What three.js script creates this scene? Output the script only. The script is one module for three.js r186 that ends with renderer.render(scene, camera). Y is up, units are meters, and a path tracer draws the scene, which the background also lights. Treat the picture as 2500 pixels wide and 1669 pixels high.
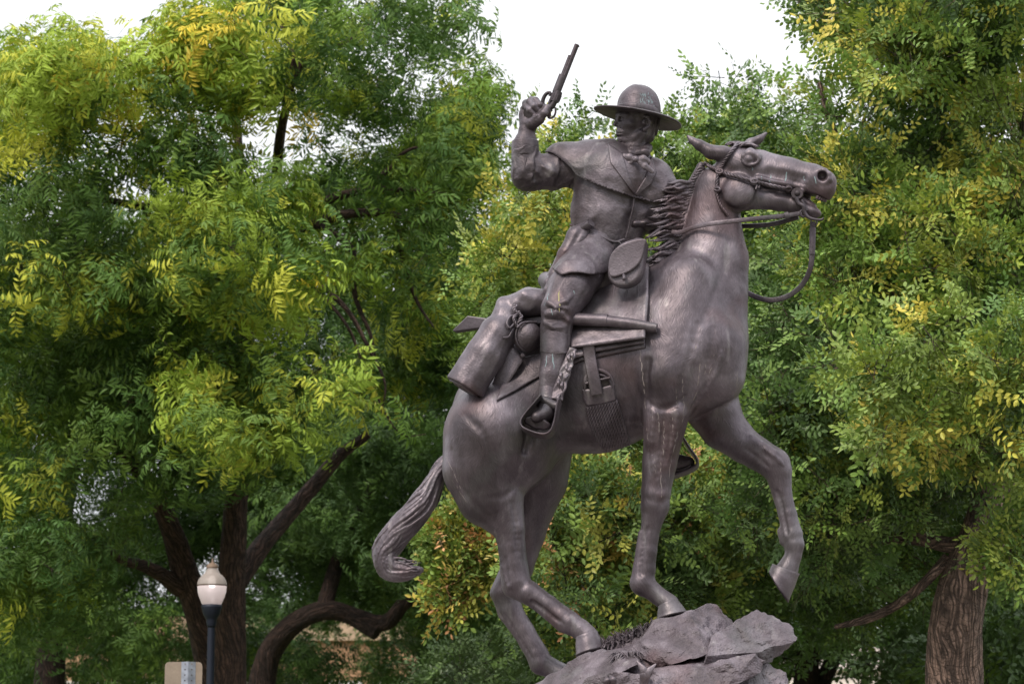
import * as THREE from 'three';
import { mergeGeometries } from 'three/addons/utils/BufferGeometryUtils.js';
import { ImprovedNoise } from 'three/addons/math/ImprovedNoise.js';
import { ConvexGeometry } from 'three/addons/geometries/ConvexGeometry.js';
import { RoundedBoxGeometry } from 'three/addons/geometries/RoundedBoxGeometry.js';

// ---------- camera, sky, sun, exposure ----------
const scene = new THREE.Scene();
const PITCH = THREE.MathUtils.degToRad(9.5), DIST = 16, PXM = 400, FPX = DIST * PXM;   // the photograph is 2500 x 1669
const camera = new THREE.PerspectiveCamera(2 * Math.atan(834.5 / FPX) * 180 / Math.PI, 2500 / 1669, 0.3, 600);
const EYE = new THREE.Vector3(0, 1.65, 0);
camera.position.copy(EYE); camera.rotation.x = PITCH;
camera.focus = 15.9; camera.userData.fStop = 4.6;
scene.add(camera);
const renderer = new THREE.WebGLRenderer();
renderer.toneMapping = THREE.LinearToneMapping; renderer.toneMappingExposure = 1.14;
renderer.shadowMap.enabled = true;
const NZ = new ImprovedNoise();
const fbm = (x, y, z, o = 4) => { let a = 0, w = 0.5; for (let i = 0; i < o; i++) { const X = 0.66 * x + 0.58 * y - 0.48 * z, Y = -0.74 * x + 0.36 * y - 0.57 * z, Z = -0.16 * x + 0.73 * y + 0.66 * z; a += w * NZ.noise(X, Y, Z); x = X * 2.03 + 7.1; y = Y * 2.01 + 3.7; z = Z * 2.02 + 1.9; w *= 0.5; } return a; };
{ // bright overcast sky: even white cloud, thin blue-grey patches
  const W = 512, H = 256, d = new Float32Array(W * H * 4);
  for (let j = 0; j < H; j++) for (let i = 0; i < W; i++) {
    const el = ((j + 0.5) / H - 0.5) * Math.PI, az = (i + 0.5) / W * 2 * Math.PI, c = Math.cos(el);
    const x = c * Math.cos(az), y = Math.sin(el), z = c * Math.sin(az);
    const n = fbm(x * 3 + 5, y * 7, z * 3, 5), k = THREE.MathUtils.smoothstep(n, -0.02, 0.3);
    const g = y < 0 ? 0.5 : 2.15 * (1 + 2 * y) / 3 * (1 - 0.13 * k), o = (j * W + i) * 4;
    d[o] = g * (1 - 0.10 * k) * 0.985; d[o + 1] = g * (1 - 0.04 * k); d[o + 2] = g * 1.03; d[o + 3] = 1;
  }
  const t = new THREE.DataTexture(d, W, H, THREE.RGBAFormat, THREE.FloatType);
  t.mapping = THREE.EquirectangularReflectionMapping; t.magFilter = THREE.LinearFilter; t.needsUpdate = true;
  scene.background = t; scene.environment = t; scene.environmentIntensity = 1;
}
const sun = new THREE.DirectionalLight(0xfff2e2, 2.0);
sun.position.set(-14, 30, 4); sun.target.position.set(1, 4, -17);
sun.shadow.radius = 26; sun.castShadow = true; sun.shadow.mapSize.set(2048, 2048);
Object.assign(sun.shadow.camera, { left: -30, right: 30, top: 30, bottom: -30, near: 1, far: 120 });
scene.add(sun, sun.target);

// ---------- helpers ----------
let SEED = 12345;
const rnd = () => { SEED = (SEED + 0x6D2B79F5) | 0; let t = Math.imul(SEED ^ SEED >>> 15, 1 | SEED); t = t + Math.imul(t ^ t >>> 7, 61 | t) ^ t; return ((t ^ t >>> 14) >>> 0) / 4294967296; };
const rr = (a, b) => a + (b - a) * rnd();
const V = (x, y, z) => new THREE.Vector3(x, y, z);
const lerp = THREE.MathUtils.lerp, clamp = THREE.MathUtils.clamp, smooth = THREE.MathUtils.smoothstep;
const cP = Math.cos(PITCH), sP = Math.sin(PITCH);
const ray = (px, py) => { const x = (px - 1250) / FPX, y = -(py - 834.5) / FPX; return V(x, y * cP + sP, -cP + y * sP); };   // forward length 1
const at = (px, py, depth) => ray(px, py).multiplyScalar(depth).add(EYE);          // a point of the place, from where it is seen and how far off
const used = {};
function numbered(n) { used[n] = (used[n] ?? -1) + 1; return used[n] ? n + '_' + String(used[n]).padStart(3, '0') : n; }
function tag(o, label, category, group, kind) { if (label) o.userData.label = label; if (category) o.userData.category = category; if (group) o.userData.group = group; if (kind) o.userData.kind = kind; return o; }
function thing(name, label, category, pos = [0, 0, 0], turn = 0, group) { const o = new THREE.Group(); o.name = numbered(name); o.position.set(...pos); o.rotation.y = turn; scene.add(o); return tag(o, label, category, group); }
function obj(name, geo, mat, parent) { const g = Array.isArray(geo) ? merge(geo) : geo; if (mat.userData.patina) patina(g, mat.userData.patina); const m = new THREE.Mesh(g, mat); m.name = numbered(name); m.castShadow = m.receiveShadow = true; parent.add(m); return m; }
// patina by place: violet-brown bronze with paler worn patches, dark and warm stains
function patina(g, f) {
  const p = g.attributes.position, c = new Float32Array(p.count * 3), s = f.scale || 1;
  for (let i = 0; i < p.count; i++) {
    const x = p.getX(i), y = p.getY(i), z = p.getZ(i), a = fbm(x * 3.1 * s, y * 2.3 * s, z * 3.1 * s, 4), b = fbm(x * 9 * s + 4, y * 5 * s, z * 9 * s, 3), w = fbm(x * 2.2 + 9, y * 2.2, z * 2.2 + 5, 3), d = fbm(x * 6 - 3, y * 1.7, z * 6, 3);
    const run = smooth(fbm(x * 20 + 2, y * 1.3, z * 20, 2), 0.12, 0.34) * smooth(fbm(x * 2.5, y * 2.5 + 7, z * 2.5, 2), -0.05, 0.2), pale = smooth(a + 0.5 * b, -0.04, 0.36), dark = smooth(-a + 0.6 * d, 0.0, 0.36), warm = smooth(w, 0.08, 0.3), grn = smooth(-w + 0.4 * b, 0.14, 0.36);
    for (let k = 0; k < 3; k++) { let v = lerp([0.142, 0.116, 0.133][k], [0.246, 0.210, 0.238][k], pale); v = lerp(v, [0.310, 0.280, 0.290][k], run * 0.75); v = lerp(v, [0.066, 0.052, 0.057][k], dark * 0.7); v = lerp(v, [0.140, 0.080, 0.082][k], warm * 0.5); v = lerp(v, [0.132, 0.136, 0.132][k], grn * 0.35); c[3 * i + k] = v * f.gain; }
  }
  g.setAttribute('color', new THREE.BufferAttribute(c, 3));
}
function merge(list) {
  return mergeGeometries(list.map(g => { g = g.index ? g.toNonIndexed() : g; for (const k of Object.keys(g.attributes)) if (!['position', 'normal', 'uv'].includes(k)) g.deleteAttribute(k);
    if (!g.attributes.uv) g.setAttribute('uv', new THREE.BufferAttribute(new Float32Array(g.attributes.position.count * 2), 2)); return g; }));
}
function tex(w, h, fn, srgb, rep = 1) {
  const d = new Uint8Array(w * h * 4);
  for (let j = 0; j < h; j++) for (let i = 0; i < w; i++) { const c = fn(i / w, j / h, i, j); const o = (j * w + i) * 4; for (let k = 0; k < 3; k++) d[o + k] = clamp(Array.isArray(c) ? c[k] : c, 0, 1) * 255; d[o + 3] = 255; }
  const t = new THREE.DataTexture(d, w, h); t.wrapS = t.wrapT = THREE.RepeatWrapping; t.magFilter = THREE.LinearFilter; if (srgb) t.colorSpace = THREE.SRGBColorSpace; t.repeat.set(rep, rep); t.needsUpdate = true; return t;
}
// noise that tiles over the unit square
const tnoise = (u, v, f, s = 0) => { const a = u * 2 * Math.PI, b = v * 2 * Math.PI, r = f / 6.283; return NZ.noise(Math.cos(a) * r + s, Math.sin(a) * r + 9.2 + Math.cos(b) * r, Math.sin(b) * r + s * 1.7); };
const tfbm = (u, v, f, o = 4, s = 0) => { let a = 0, w = 0.5; for (let i = 0; i < o; i++) { a += w * tnoise(u, v, f, s + i * 3.3); f *= 2; w *= 0.55; } return a; };
// texture coordinates in metres, from the side each face looks to
function boxUV(g, scale = 1) {
  g = g.index ? g.toNonIndexed() : g; const p = g.attributes.position, n = p.count, uv = new Float32Array(n * 2);
  const a = V(), b = V(), c = V();
  for (let i = 0; i < n; i += 3) {
    a.fromBufferAttribute(p, i); b.fromBufferAttribute(p, i + 1); c.fromBufferAttribute(p, i + 2); b.sub(a); c.sub(a); b.cross(c);
    const x = Math.abs(b.x), y = Math.abs(b.y), z = Math.abs(b.z), ax = z >= x * 0.8 && z >= y * 0.8 ? 2 : x > y ? 0 : 1;
    for (let k = i; k < i + 3; k++) { uv[2 * k] = (ax === 0 ? p.getZ(k) : p.getX(k)) * scale; uv[2 * k + 1] = (ax === 1 ? p.getZ(k) : p.getY(k)) * scale; }
  }
  g.setAttribute('uv', new THREE.BufferAttribute(uv, 2)); return g;
}
function tube(pts, radii, sides = 8, { closed = false, flat = 1, steps = 0, rough = 0, up = null } = {}) {   // tapered tube or flattened strap through points
  const curve = new THREE.CatmullRomCurve3(pts, closed, 'centripetal'), N = steps || Math.max(6, pts.length * 5);
  const pos = [], nor = [], uv = [], idx = []; let len = 0, prev = null, side = null;
  const R = t => { if (typeof radii === 'number') return radii; const f = t * (radii.length - 1), i = Math.min(radii.length - 2, Math.floor(f)); return lerp(radii[i], radii[i + 1], f - i); };
  for (let i = 0; i <= N; i++) {
    const t = i / N, ts = pts.length > 1 ? t : 0, p = curve.getPoint(ts), T = curve.getTangent(ts);
    if (up) side = V().crossVectors(T, typeof up === 'function' ? up(t) : up).normalize();
    else { if (!side) side = V().crossVectors(T, Math.abs(T.y) < 0.9 ? V(0, 1, 0) : V(1, 0, 0)).normalize(); else side.addScaledVector(T, -side.dot(T)).normalize(); }
    const bi = V().crossVectors(side, T).normalize(); if (prev) len += p.distanceTo(prev); prev = p;
    for (let j = 0; j <= sides; j++) {
      const a = j / sides * 2 * Math.PI, r0 = R(t) , r = r0 * (1 + (rough ? rough * fbm(Math.cos(a) * 1.5 + p.x * 3, p.y * 2.2, Math.sin(a) * 1.5 + p.z * 3, 3) : 0));
      const cx = Math.cos(a) * r, cy = Math.sin(a) * r * flat;
      pos.push(p.x + side.x * cx + bi.x * cy, p.y + side.y * cx + bi.y * cy, p.z + side.z * cx + bi.z * cy);
      const nx = Math.cos(a) * flat, ny = Math.sin(a), l = Math.hypot(nx, ny);
      nor.push((side.x * nx + bi.x * ny) / l, (side.y * nx + bi.y * ny) / l, (side.z * nx + bi.z * ny) / l); uv.push(j / sides * 2 * Math.PI * r0, len);
    }
  }
  const S = sides + 1;
  for (let i = 0; i < N; i++) for (let j = 0; j < sides; j++) { const a = i * S + j, b = a + S; idx.push(a, b, a + 1, a + 1, b, b + 1); }
  if (!closed) for (const [row, flip] of [[0, 1], [N, 0]]) {
    const c = pos.length / 3, p = curve.getPoint(row / N), T = curve.getTangent(row / N).multiplyScalar(flip ? -1 : 1); pos.push(p.x, p.y, p.z); nor.push(T.x, T.y, T.z); uv.push(0, 0);
    const b0 = pos.length / 3; for (let j = 0; j <= sides; j++) { const o = row * S + j; pos.push(pos[o * 3], pos[o * 3 + 1], pos[o * 3 + 2]); nor.push(T.x, T.y, T.z); uv.push(0, 0); }
    for (let j = 0; j < sides; j++) flip ? idx.push(c, b0 + j, b0 + j + 1) : idx.push(c, b0 + j + 1, b0 + j);
  }
  const g = new THREE.BufferGeometry(); g.setAttribute('position', new THREE.Float32BufferAttribute(pos, 3)); g.setAttribute('normal', new THREE.Float32BufferAttribute(nor, 3)); g.setAttribute('uv', new THREE.Float32BufferAttribute(uv, 2)); g.setIndex(idx); return g;
}
// ---------- distance fields meshed by surface nets ----------
class Field {
  constructor(lo, hi, cell) { this.lo = lo; this.c = cell; this.n = [0, 1, 2].map(k => Math.ceil((hi.getComponent(k) - lo.getComponent(k)) / cell) + 1); this.d = new Float32Array(this.n[0] * this.n[1] * this.n[2]).fill(1); }
  range(lo, hi) { const o = []; for (let k = 0; k < 3; k++) { o.push(Math.max(0, Math.floor((lo[k] - this.lo.getComponent(k)) / this.c)), Math.min(this.n[k] - 1, Math.ceil((hi[k] - this.lo.getComponent(k)) / this.c))); } return o; }
  // tapered bones through pts (each with a radius r), joined hard to one another and softly to what is there; lat: breadth across the body as a share of the height; mode 1 adds, -1 cuts
  bones(pts, k = 0.02, lat = 1, mode = 1) {
    if (!this.s) this.s = new Float32Array(this.d.length).fill(1);
    const [nx, ny] = this.n, s = this.s, d = this.d, c = this.c, lo = this.lo, sc = Math.min(1, lat), ki = Math.min(0.012, k), B = [1e9, -1, 1e9, -1, 1e9, -1], N = Math.max(1, pts.length - 1);
    for (let q = 0; q < N; q++) {
      const A = pts[q], E = pts[q + 1] || A, ra = A.r, rb = E.r, m = Math.max(ra, rb) + (k + c * 5) / sc, ml = m * Math.max(1, lat);
      const [i0, i1, j0, j1, k0, k1] = this.range([Math.min(A.x, E.x) - m, Math.min(A.y, E.y) - m, Math.min(A.z, E.z) - ml], [Math.max(A.x, E.x) + m, Math.max(A.y, E.y) + m, Math.max(A.z, E.z) + ml]);
      B[0] = Math.min(B[0], i0); B[1] = Math.max(B[1], i1); B[2] = Math.min(B[2], j0); B[3] = Math.max(B[3], j1); B[4] = Math.min(B[4], k0); B[5] = Math.max(B[5], k1);
      const zc = (A.z + E.z) / 2, az = (A.z - zc) / lat, bax = E.x - A.x, bay = E.y - A.y, baz = (E.z - A.z) / lat, bb = bax * bax + bay * bay + baz * baz + 1e-12, dr = ra - rb, a2 = bb < 1e-9 ? -1 : bb - dr * dr;
      for (let z = k0; z <= k1; z++) { const pz = (lo.z + z * c - zc) / lat - az; for (let y = j0; y <= j1; y++) { const py = lo.y + y * c - A.y; let o = (z * ny + y) * nx + i0; for (let x = i0; x <= i1; x++, o++) {
        const px = lo.x + x * c - A.x; let v; const Y = px * bax + py * bay + pz * baz;   // ball-ended cone
        if (a2 <= 0) { const h = Y / bb, t = h < 0 ? 0 : h > 1 ? 1 : h, ex = px - bax * t, ey = py - bay * t, ez = pz - baz * t; v = Math.sqrt(ex * ex + ey * ey + ez * ez) - (ra + (rb - ra) * t); }
        else { const Z = Y - bb, qx = px * bb - bax * Y, qy = py * bb - bay * Y, qz = pz * bb - baz * Y, x2 = qx * qx + qy * qy + qz * qz, y2 = Y * Y * bb, z2 = Z * Z * bb, kk = dr * Math.abs(dr) * x2;
          v = (Z < 0 ? -1 : 1) * a2 * z2 > kk ? Math.sqrt(x2 + z2) / bb - rb : (Y < 0 ? -1 : 1) * a2 * y2 < kk ? Math.sqrt(x2 + y2) / bb - ra : (Math.sqrt(x2 * a2 / bb) + Y * dr) / bb - ra; }
        v *= sc; const w = s[o], e = ki - Math.abs(w - v);
        s[o] = (w < v ? w : v) - (e > 0 ? e * e / (4 * ki) : 0);
      } } }
    }
    for (let z = B[4]; z <= B[5]; z++) for (let y = B[2]; y <= B[3]; y++) { let o = (z * ny + y) * nx + B[0]; for (let x = B[0]; x <= B[1]; x++, o++) {
      let v = s[o], w = d[o]; s[o] = 1; if (v === 1) continue;
      if (mode > 0) { const e = k - Math.abs(w - v); d[o] = (w < v ? w : v) - (e > 0 ? e * e / (4 * k) : 0); }
      else { v = -v; const e = k - Math.abs(w - v); d[o] = (w > v ? w : v) + (e > 0 ? e * e / (4 * k) : 0); }
    } }
    return this;
  }
  bone(A, B, ra, rb, k, lat, mode) { A = A.clone(); B = B.clone(); A.r = ra; B.r = rb; return this.bones([A, B], k, lat, mode); }
  each(fn, band = 4) { const [nx, ny, nz] = this.n, B = band * this.c, p = V(); for (let z = 0, o = 0; z < nz; z++) for (let y = 0; y < ny; y++) for (let x = 0; x < nx; x++, o++) if (Math.abs(this.d[o]) < B) { p.set(this.lo.x + x * this.c, this.lo.y + y * this.c, this.lo.z + z * this.c); this.d[o] = fn(p, this.d[o]); } return this; }
  at(p) {
    const [nx, ny, nz] = this.n, fx = clamp((p.x - this.lo.x) / this.c, 0, nx - 1.001), fy = clamp((p.y - this.lo.y) / this.c, 0, ny - 1.001), fz = clamp((p.z - this.lo.z) / this.c, 0, nz - 1.001);
    const x = fx | 0, y = fy | 0, z = fz | 0, u = fx - x, v = fy - y, w = fz - z, d = this.d, o = (z * ny + y) * nx + x, q = nx * ny;
    const a = (d[o] * (1 - u) + d[o + 1] * u) * (1 - v) + (d[o + nx] * (1 - u) + d[o + nx + 1] * u) * v, b = (d[o + q] * (1 - u) + d[o + q + 1] * u) * (1 - v) + (d[o + q + nx] * (1 - u) + d[o + q + nx + 1] * u) * v;
    return a * (1 - w) + b * w;
  }
  normal(p, e = this.c) { const q = p.clone(), g = V(); for (const k of ['x', 'y', 'z']) { q[k] += e; const a = this.at(q); q[k] -= 2 * e; g[k] = a - this.at(q); q[k] += e; } return g.normalize(); }
  mesh() {
    const [nx, ny, nz] = this.n, d = this.d, id = new Int32Array(d.length).fill(-1), pos = [], idx = [], q = nx * ny, cor = [0, 1, nx, nx + 1, q, q + 1, q + nx, q + nx + 1];
    const E = [[0, 1], [2, 3], [4, 5], [6, 7], [0, 2], [1, 3], [4, 6], [5, 7], [0, 4], [1, 5], [2, 6], [3, 7]];
    for (let z = 0; z < nz - 1; z++) for (let y = 0; y < ny - 1; y++) for (let x = 0; x < nx - 1; x++) {
      const o = (z * ny + y) * nx + x; let s = 0; for (let k = 0; k < 8; k++) if (d[o + cor[k]] < 0) s |= 1 << k; if (s === 0 || s === 255) continue;
      let cx = 0, cy = 0, cz = 0, n = 0;
      for (const [a, b] of E) { if ((s >> a & 1) === (s >> b & 1)) continue; const da = d[o + cor[a]], db = d[o + cor[b]], t = da / (da - db); cx += (a & 1) + t * ((b & 1) - (a & 1)); cy += (a >> 1 & 1) + t * ((b >> 1 & 1) - (a >> 1 & 1)); cz += (a >> 2) + t * ((b >> 2) - (a >> 2)); n++; }
      id[o] = pos.length / 3; pos.push(this.lo.x + (x + cx / n) * this.c, this.lo.y + (y + cy / n) * this.c, this.lo.z + (z + cz / n) * this.c);
    }
    const quad = (a, b, c, e, f) => { if (a < 0 || b < 0 || c < 0 || e < 0) return; f ? idx.push(a, c, b, a, e, c) : idx.push(a, b, c, a, c, e); };
    for (let z = 1; z < nz - 1; z++) for (let y = 1; y < ny - 1; y++) for (let x = 1; x < nx - 1; x++) {
      const o = (z * ny + y) * nx + x, s = d[o] < 0;
      if (s !== d[o + 1] < 0) quad(id[o], id[o - nx], id[o - nx - q], id[o - q], !s);
      if (s !== d[o + nx] < 0) quad(id[o], id[o - q], id[o - q - 1], id[o - 1], !s);
      if (s !== d[o + q] < 0) quad(id[o], id[o - 1], id[o - 1 - nx], id[o - nx], !s);
    }
    const nor = new Float32Array(pos.length), p = V(); for (let i = 0; i < pos.length; i += 3) { const n = this.normal(p.set(pos[i], pos[i + 1], pos[i + 2]), this.c * 0.9); nor[i] = n.x; nor[i + 1] = n.y; nor[i + 2] = n.z; }
    const g = new THREE.BufferGeometry(); g.setAttribute('position', new THREE.Float32BufferAttribute(pos, 3)); g.setAttribute('normal', new THREE.Float32BufferAttribute(nor, 3)); g.setIndex(idx); return boxUV(g);
  }
}
// ---------- ground ----------
{
  const gm = new THREE.MeshStandardMaterial({ color: 0xffffff, roughness: 1, map: tex(512, 512, (u, v) => { const n = 0.5 + 0.9 * tfbm(u, v, 14, 4, 3); return [0.30 + 0.10 * n, 0.31 + 0.10 * n, 0.20 + 0.06 * n]; }, true) }); gm.map.repeat.set(120, 120);
  tag(obj('ground', new THREE.PlaneGeometry(800, 800).rotateX(-Math.PI / 2), gm, scene), null, null, null, 'structure');
  const pm = new THREE.MeshStandardMaterial({ color: 0xffffff, roughness: 0.9, map: tex(512, 512, (u, v) => { const n = 0.5 + 0.7 * tfbm(u, v, 20, 4, 8); return [0.36 + 0.12 * n, 0.34 + 0.12 * n, 0.33 + 0.11 * n]; }, true) }); pm.map.repeat.set(6, 6);
  tag(obj('plaza_paving', new THREE.CircleGeometry(9, 64).rotateX(-Math.PI / 2).translate(0.6, 0.004, -15), pm, scene), null, null, null, 'structure');
}
// ---------- buildings glimpsed between the trees ----------
const wallMat = (r, g, b) => new THREE.MeshStandardMaterial({ color: 0xffffff, roughness: 0.9, map: tex(256, 256, (u, v) => { const n = 1 + 0.16 * tfbm(u, v, 9, 4, r * 9) + 0.08 * tnoise(u, v, 90, 2); return [r * n, g * n, b * n]; }, true) });
const glassMat = new THREE.MeshStandardMaterial({ color: 0x2c3440, roughness: 0.12, metalness: 0.2 }), frameMat = new THREE.MeshStandardMaterial({ color: 0xe6e2dc, roughness: 0.6 });
function building(name, label, x0, x1, depth, h, d, mat, floors, bays, parapetMat) {
  const A = at(x0, 834, depth), C = at(x1, 834, depth), w = C.x - A.x, t = thing(name, label, 'building', [(A.x + C.x) / 2, 0, A.z - d / 2]);
  obj('wall', boxUV(new THREE.BoxGeometry(w, h, d).translate(0, h / 2, 0), 0.25), mat, t); obj('parapet', boxUV(new THREE.BoxGeometry(w + 0.3, 0.5, d + 0.3).translate(0, h + 0.25, 0), 0.25), parapetMat, t);
  const fh = h / floors, bw = w / bays, ww = Math.min(1.5, bw * 0.5), wh = fh * 0.5, fg = [new THREE.BoxGeometry(ww + 0.24, 0.12, 0.14).translate(0, wh / 2, 0), new THREE.BoxGeometry(ww + 0.3, 0.12, 0.22).translate(0, -wh / 2 - 0.06, 0.03), new THREE.BoxGeometry(0.12, wh - 0.12, 0.14).translate(-ww / 2 - 0.06, 0, 0), new THREE.BoxGeometry(0.12, wh - 0.12, 0.14).translate(ww / 2 + 0.06, 0, 0), new THREE.BoxGeometry(ww, 0.06, 0.08).translate(0, 0, 0.02), new THREE.BoxGeometry(0.06, wh / 2 - 0.1, 0.08).translate(0, wh / 4, 0.02)].map(g => g.toNonIndexed()), F = merge(fg), G = new THREE.BoxGeometry(ww, wh - 0.12, 0.04);
  for (let f = 0; f < floors; f++) for (let b = 0; b < bays; b++) { const wd = obj('window', F, frameMat, t); wd.position.set(-w / 2 + bw * (b + 0.5), fh * (f + 0.55), d / 2 + 0.05); obj('pane', G, glassMat, wd); }
  return t;
}
building('brick_building', 'tan brick building glimpsed through the dark leaves beside the low arching trunk', 590, 1010, 59, 4.7, 4, wallMat(0.66, 0.52, 0.40), 1, 4, wallMat(0.72, 0.62, 0.52));
building('stucco_building', 'tan stucco building showing through the leaves left of the street lamp', 130, 440, 57, 4.6, 4, wallMat(0.68, 0.55, 0.42), 1, 3, wallMat(0.70, 0.58, 0.46));
building('white_building', 'pale cream building low between the slanting trunks right of the statue base', 1900, 2300, 58, 4.0, 4, wallMat(0.93, 0.88, 0.85), 1, 2, wallMat(0.85, 0.80, 0.78));
// ---------- trees ----------
const tn2 = (u, v, fu, fv, s) => { const a = u * 6.28319, e = v * 6.28319, ru = fu / 6.283, rv = fv / 6.283; return NZ.noise(Math.cos(a) * ru + s, Math.sin(a) * ru + 9.2 + Math.cos(e) * rv, Math.sin(e) * rv + s * 1.7); };
const barkTex = (() => { const N = 512, h = new Float32Array(N * N); for (let j = 0; j < N; j++) for (let i = 0; i < N; i++) { const u = i / N, v = j / N, w = u + 0.035 * tn2(u, v, 5, 6, 2) + 0.012 * tn2(u, v, 18, 14, 6), a = Math.abs(tn2(w, v, 34, 5, 3)), b = Math.abs(tn2(w, v, 62, 13, 8)), c = tn2(u, v, 90, 50, 4), x = Math.abs(tn2(u, v, 12, 34, 11)); h[j * N + i] = clamp(smooth(a, 0.02, 0.30) * 0.75 + smooth(b, 0.0, 0.3) * 0.25 - (x < 0.06 ? 0.3 : 0) + 0.14 * c, 0, 1); }
  return { map: tex(N, N, (u, v, i, j) => { const r = h[j * N + i], n = 0.85 + 0.45 * tfbm(u, v, 12, 4, 5); const q = (0.42 + 0.34 * r) * n; return [q, q * 0.91, q * 0.86]; }, true), bump: tex(N, N, (u, v, i, j) => h[j * N + i]) }; })();
for (const t of [barkTex.map, barkTex.bump]) t.repeat.set(0.9, 0.8);
const barkMat = (c, b = 0.035) => new THREE.MeshStandardMaterial({ color: c, map: barkTex.map, bumpMap: barkTex.bump, bumpScale: b, roughness: 0.95 });
const leafMat = c => new THREE.MeshPhysicalMaterial({ color: c, roughness: 0.9, transmission: 0.2, thickness: 0, specularIntensity: 0.3, side: THREE.DoubleSide, clearcoat: 0.3, clearcoatRoughness: 0.38 });
const shinyLeaf = c => new THREE.MeshPhysicalMaterial({ color: c, roughness: 0.9, transmission: 0.16, thickness: 0, side: THREE.DoubleSide, clearcoat: 0.45, clearcoatRoughness: 0.36 });
// one leaflet: folded along its rib, bent back toward the tip
function leaflet(pos, nor, base, dir, up, L, W, fold, droop) {
  const side = V().crossVectors(dir, up).normalize(), n = V().crossVectors(side, dir).normalize(), pt = (t, s) => base.clone().addScaledVector(dir, L * t).addScaledVector(side, s * W / 2).addScaledVector(n, Math.abs(s) * fold * W - droop * L * t * t);
  const r = [[0, 0], [0.28, 0.85], [0.55, 1], [0.82, 0.55], [1, 0]], tri = (a, b, c) => { const f = V().crossVectors(b.clone().sub(a), c.clone().sub(a)).normalize(); for (const p of [a, b, c]) { pos.push(p.x, p.y, p.z); nor.push(f.x, f.y, f.z); } };
  for (const s of [1, -1]) for (let i = 0; i < 4; i++) { const [t0, w0] = r[i], [t1, w1] = r[i + 1]; const a = pt(t0, 0), b = pt(t1, 0), c = pt(t0, s * w0), d = pt(t1, s * w1); if (w0 > 0) s > 0 ? tri(a, b, c) : tri(a, c, b); if (w1 > 0) s > 0 ? tri(b, d, c) : tri(b, c, d); }
}
const leafGeo = (pos, nor) => { const g = new THREE.BufferGeometry(); g.setAttribute('position', new THREE.Float32BufferAttribute(pos, 3)); g.setAttribute('normal', new THREE.Float32BufferAttribute(nor, 3)); return g; };
// thin stem through the leaf joints
function stem(pos, nor, pts, w) { for (let i = 0; i + 1 < pts.length; i++) { const a = pts[i], b = pts[i + 1], T = b.clone().sub(a).normalize(), s = V().crossVectors(T, Math.abs(T.z) > 0.9 ? V(1, 0, 0) : V(0, 0, 1)).normalize(), n = V().crossVectors(s, T), c = a.clone().lerp(b, 0.5).addScaledVector(s, w), d = a.clone().lerp(b, 0.5).addScaledVector(n, w); for (const q of [c, d]) for (const p of [a, q, b]) { pos.push(p.x, p.y, p.z); nor.push(n.x, n.y, n.z); } } }
const rv = (s = 1) => V(rr(-s, s), rr(-s, s), rr(-s, s));
// spray of drooping feathered leaves with long leaflets; grows along +y of its own axes
function featherSpray(n, len) {
  const pos = [], nor = [];
  for (let q = 0; q < n; q++) {
    const a = q * 2.4 + rr(-0.4, 0.4), h = q / n * len * 0.8, out = V(Math.cos(a), rr(0.1, 0.7), Math.sin(a)).normalize(), L = rr(0.22, 0.36), pairs = 4 + Math.floor(rnd() * 3), joints = [V(0, 0, 0), V(0, h * 0.5, 0), V(0, h, 0)];
    for (let i = 0; i <= pairs; i++) { const t = (i + 0.6) / (pairs + 0.6), p = V(0, h, 0).addScaledVector(out, L * t).add(V(0, -0.30 * L * t * t, 0)), T = out.clone().add(V(0, -0.6 * t, 0)).normalize(), S = V().crossVectors(T, V(0, 1, 0)).normalize(), U = V().crossVectors(S, T);
      joints.push(p); for (const s of i === pairs ? [0] : [1, -1]) { const dir = T.clone().multiplyScalar(s ? 0.55 : 1).addScaledVector(S, s * 0.85).add(V(0, -0.34, 0)).add(rv(0.30)).normalize(); leaflet(pos, nor, p, dir, U.clone().add(rv(0.35)).normalize(), rr(0.07, 0.12), rr(0.020, 0.030), 0.16, rr(0.1, 0.4)); } }
    stem(pos, nor, joints, 0.003);
  }
  return leafGeo(pos, nor);
}
// twig spray with small oval leaves set left and right along thin shoots
function ovalSpray(n, size = 1) {
  const pos = [], nor = [];
  for (let q = 0; q < n; q++) {
    const a = q * 2.4 + rr(-0.5, 0.5), out = q ? V(Math.cos(a) * 0.8, rr(0.2, 0.9), Math.sin(a) * 0.8).normalize() : V(0, 1, 0), L = rr(0.28, 0.46), k = 9, h = q ? rr(0, 0.14) : 0, S0 = V().crossVectors(out, V(0.3, 0.2, 1)).normalize(), joints = [V(0, 0, 0), V(0, h, 0)];
    for (let i = 0; i < k; i++) { const t = (i + 0.7) / k, p = V(0, h, 0).addScaledVector(out, L * t).add(V(0, -0.10 * t * t, 0)), s = i % 2 ? 1 : -1, U = V().crossVectors(S0, out).normalize(); const dir = out.clone().multiplyScalar(0.5).addScaledVector(S0, s * 0.9).add(rv(0.25)).normalize(); joints.push(p); leaflet(pos, nor, p, i === k - 1 ? out.clone() : dir, U.add(rv(0.3)), rr(0.052, 0.078) * size, rr(0.026, 0.038) * size, 0.12, 0.12); }
    stem(pos, nor, joints, 0.003);
  }
  return leafGeo(pos, nor);
}
function twigGeo(n, len) { const g = [tube([V(0, -0.12, 0), V(0, 0.1, 0), V(0.02, len, 0)], [0.006, 0.004, 0.002], 3, { steps: 2 })]; for (let q = 1; q < n; q++) { const a = q * 2.4; g.push(tube([V(0, 0.02, 0), V(Math.cos(a) * 0.16, 0.16, Math.sin(a) * 0.16)], [0.004, 0.002], 3, { steps: 1 })); } return merge(g); }
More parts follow.
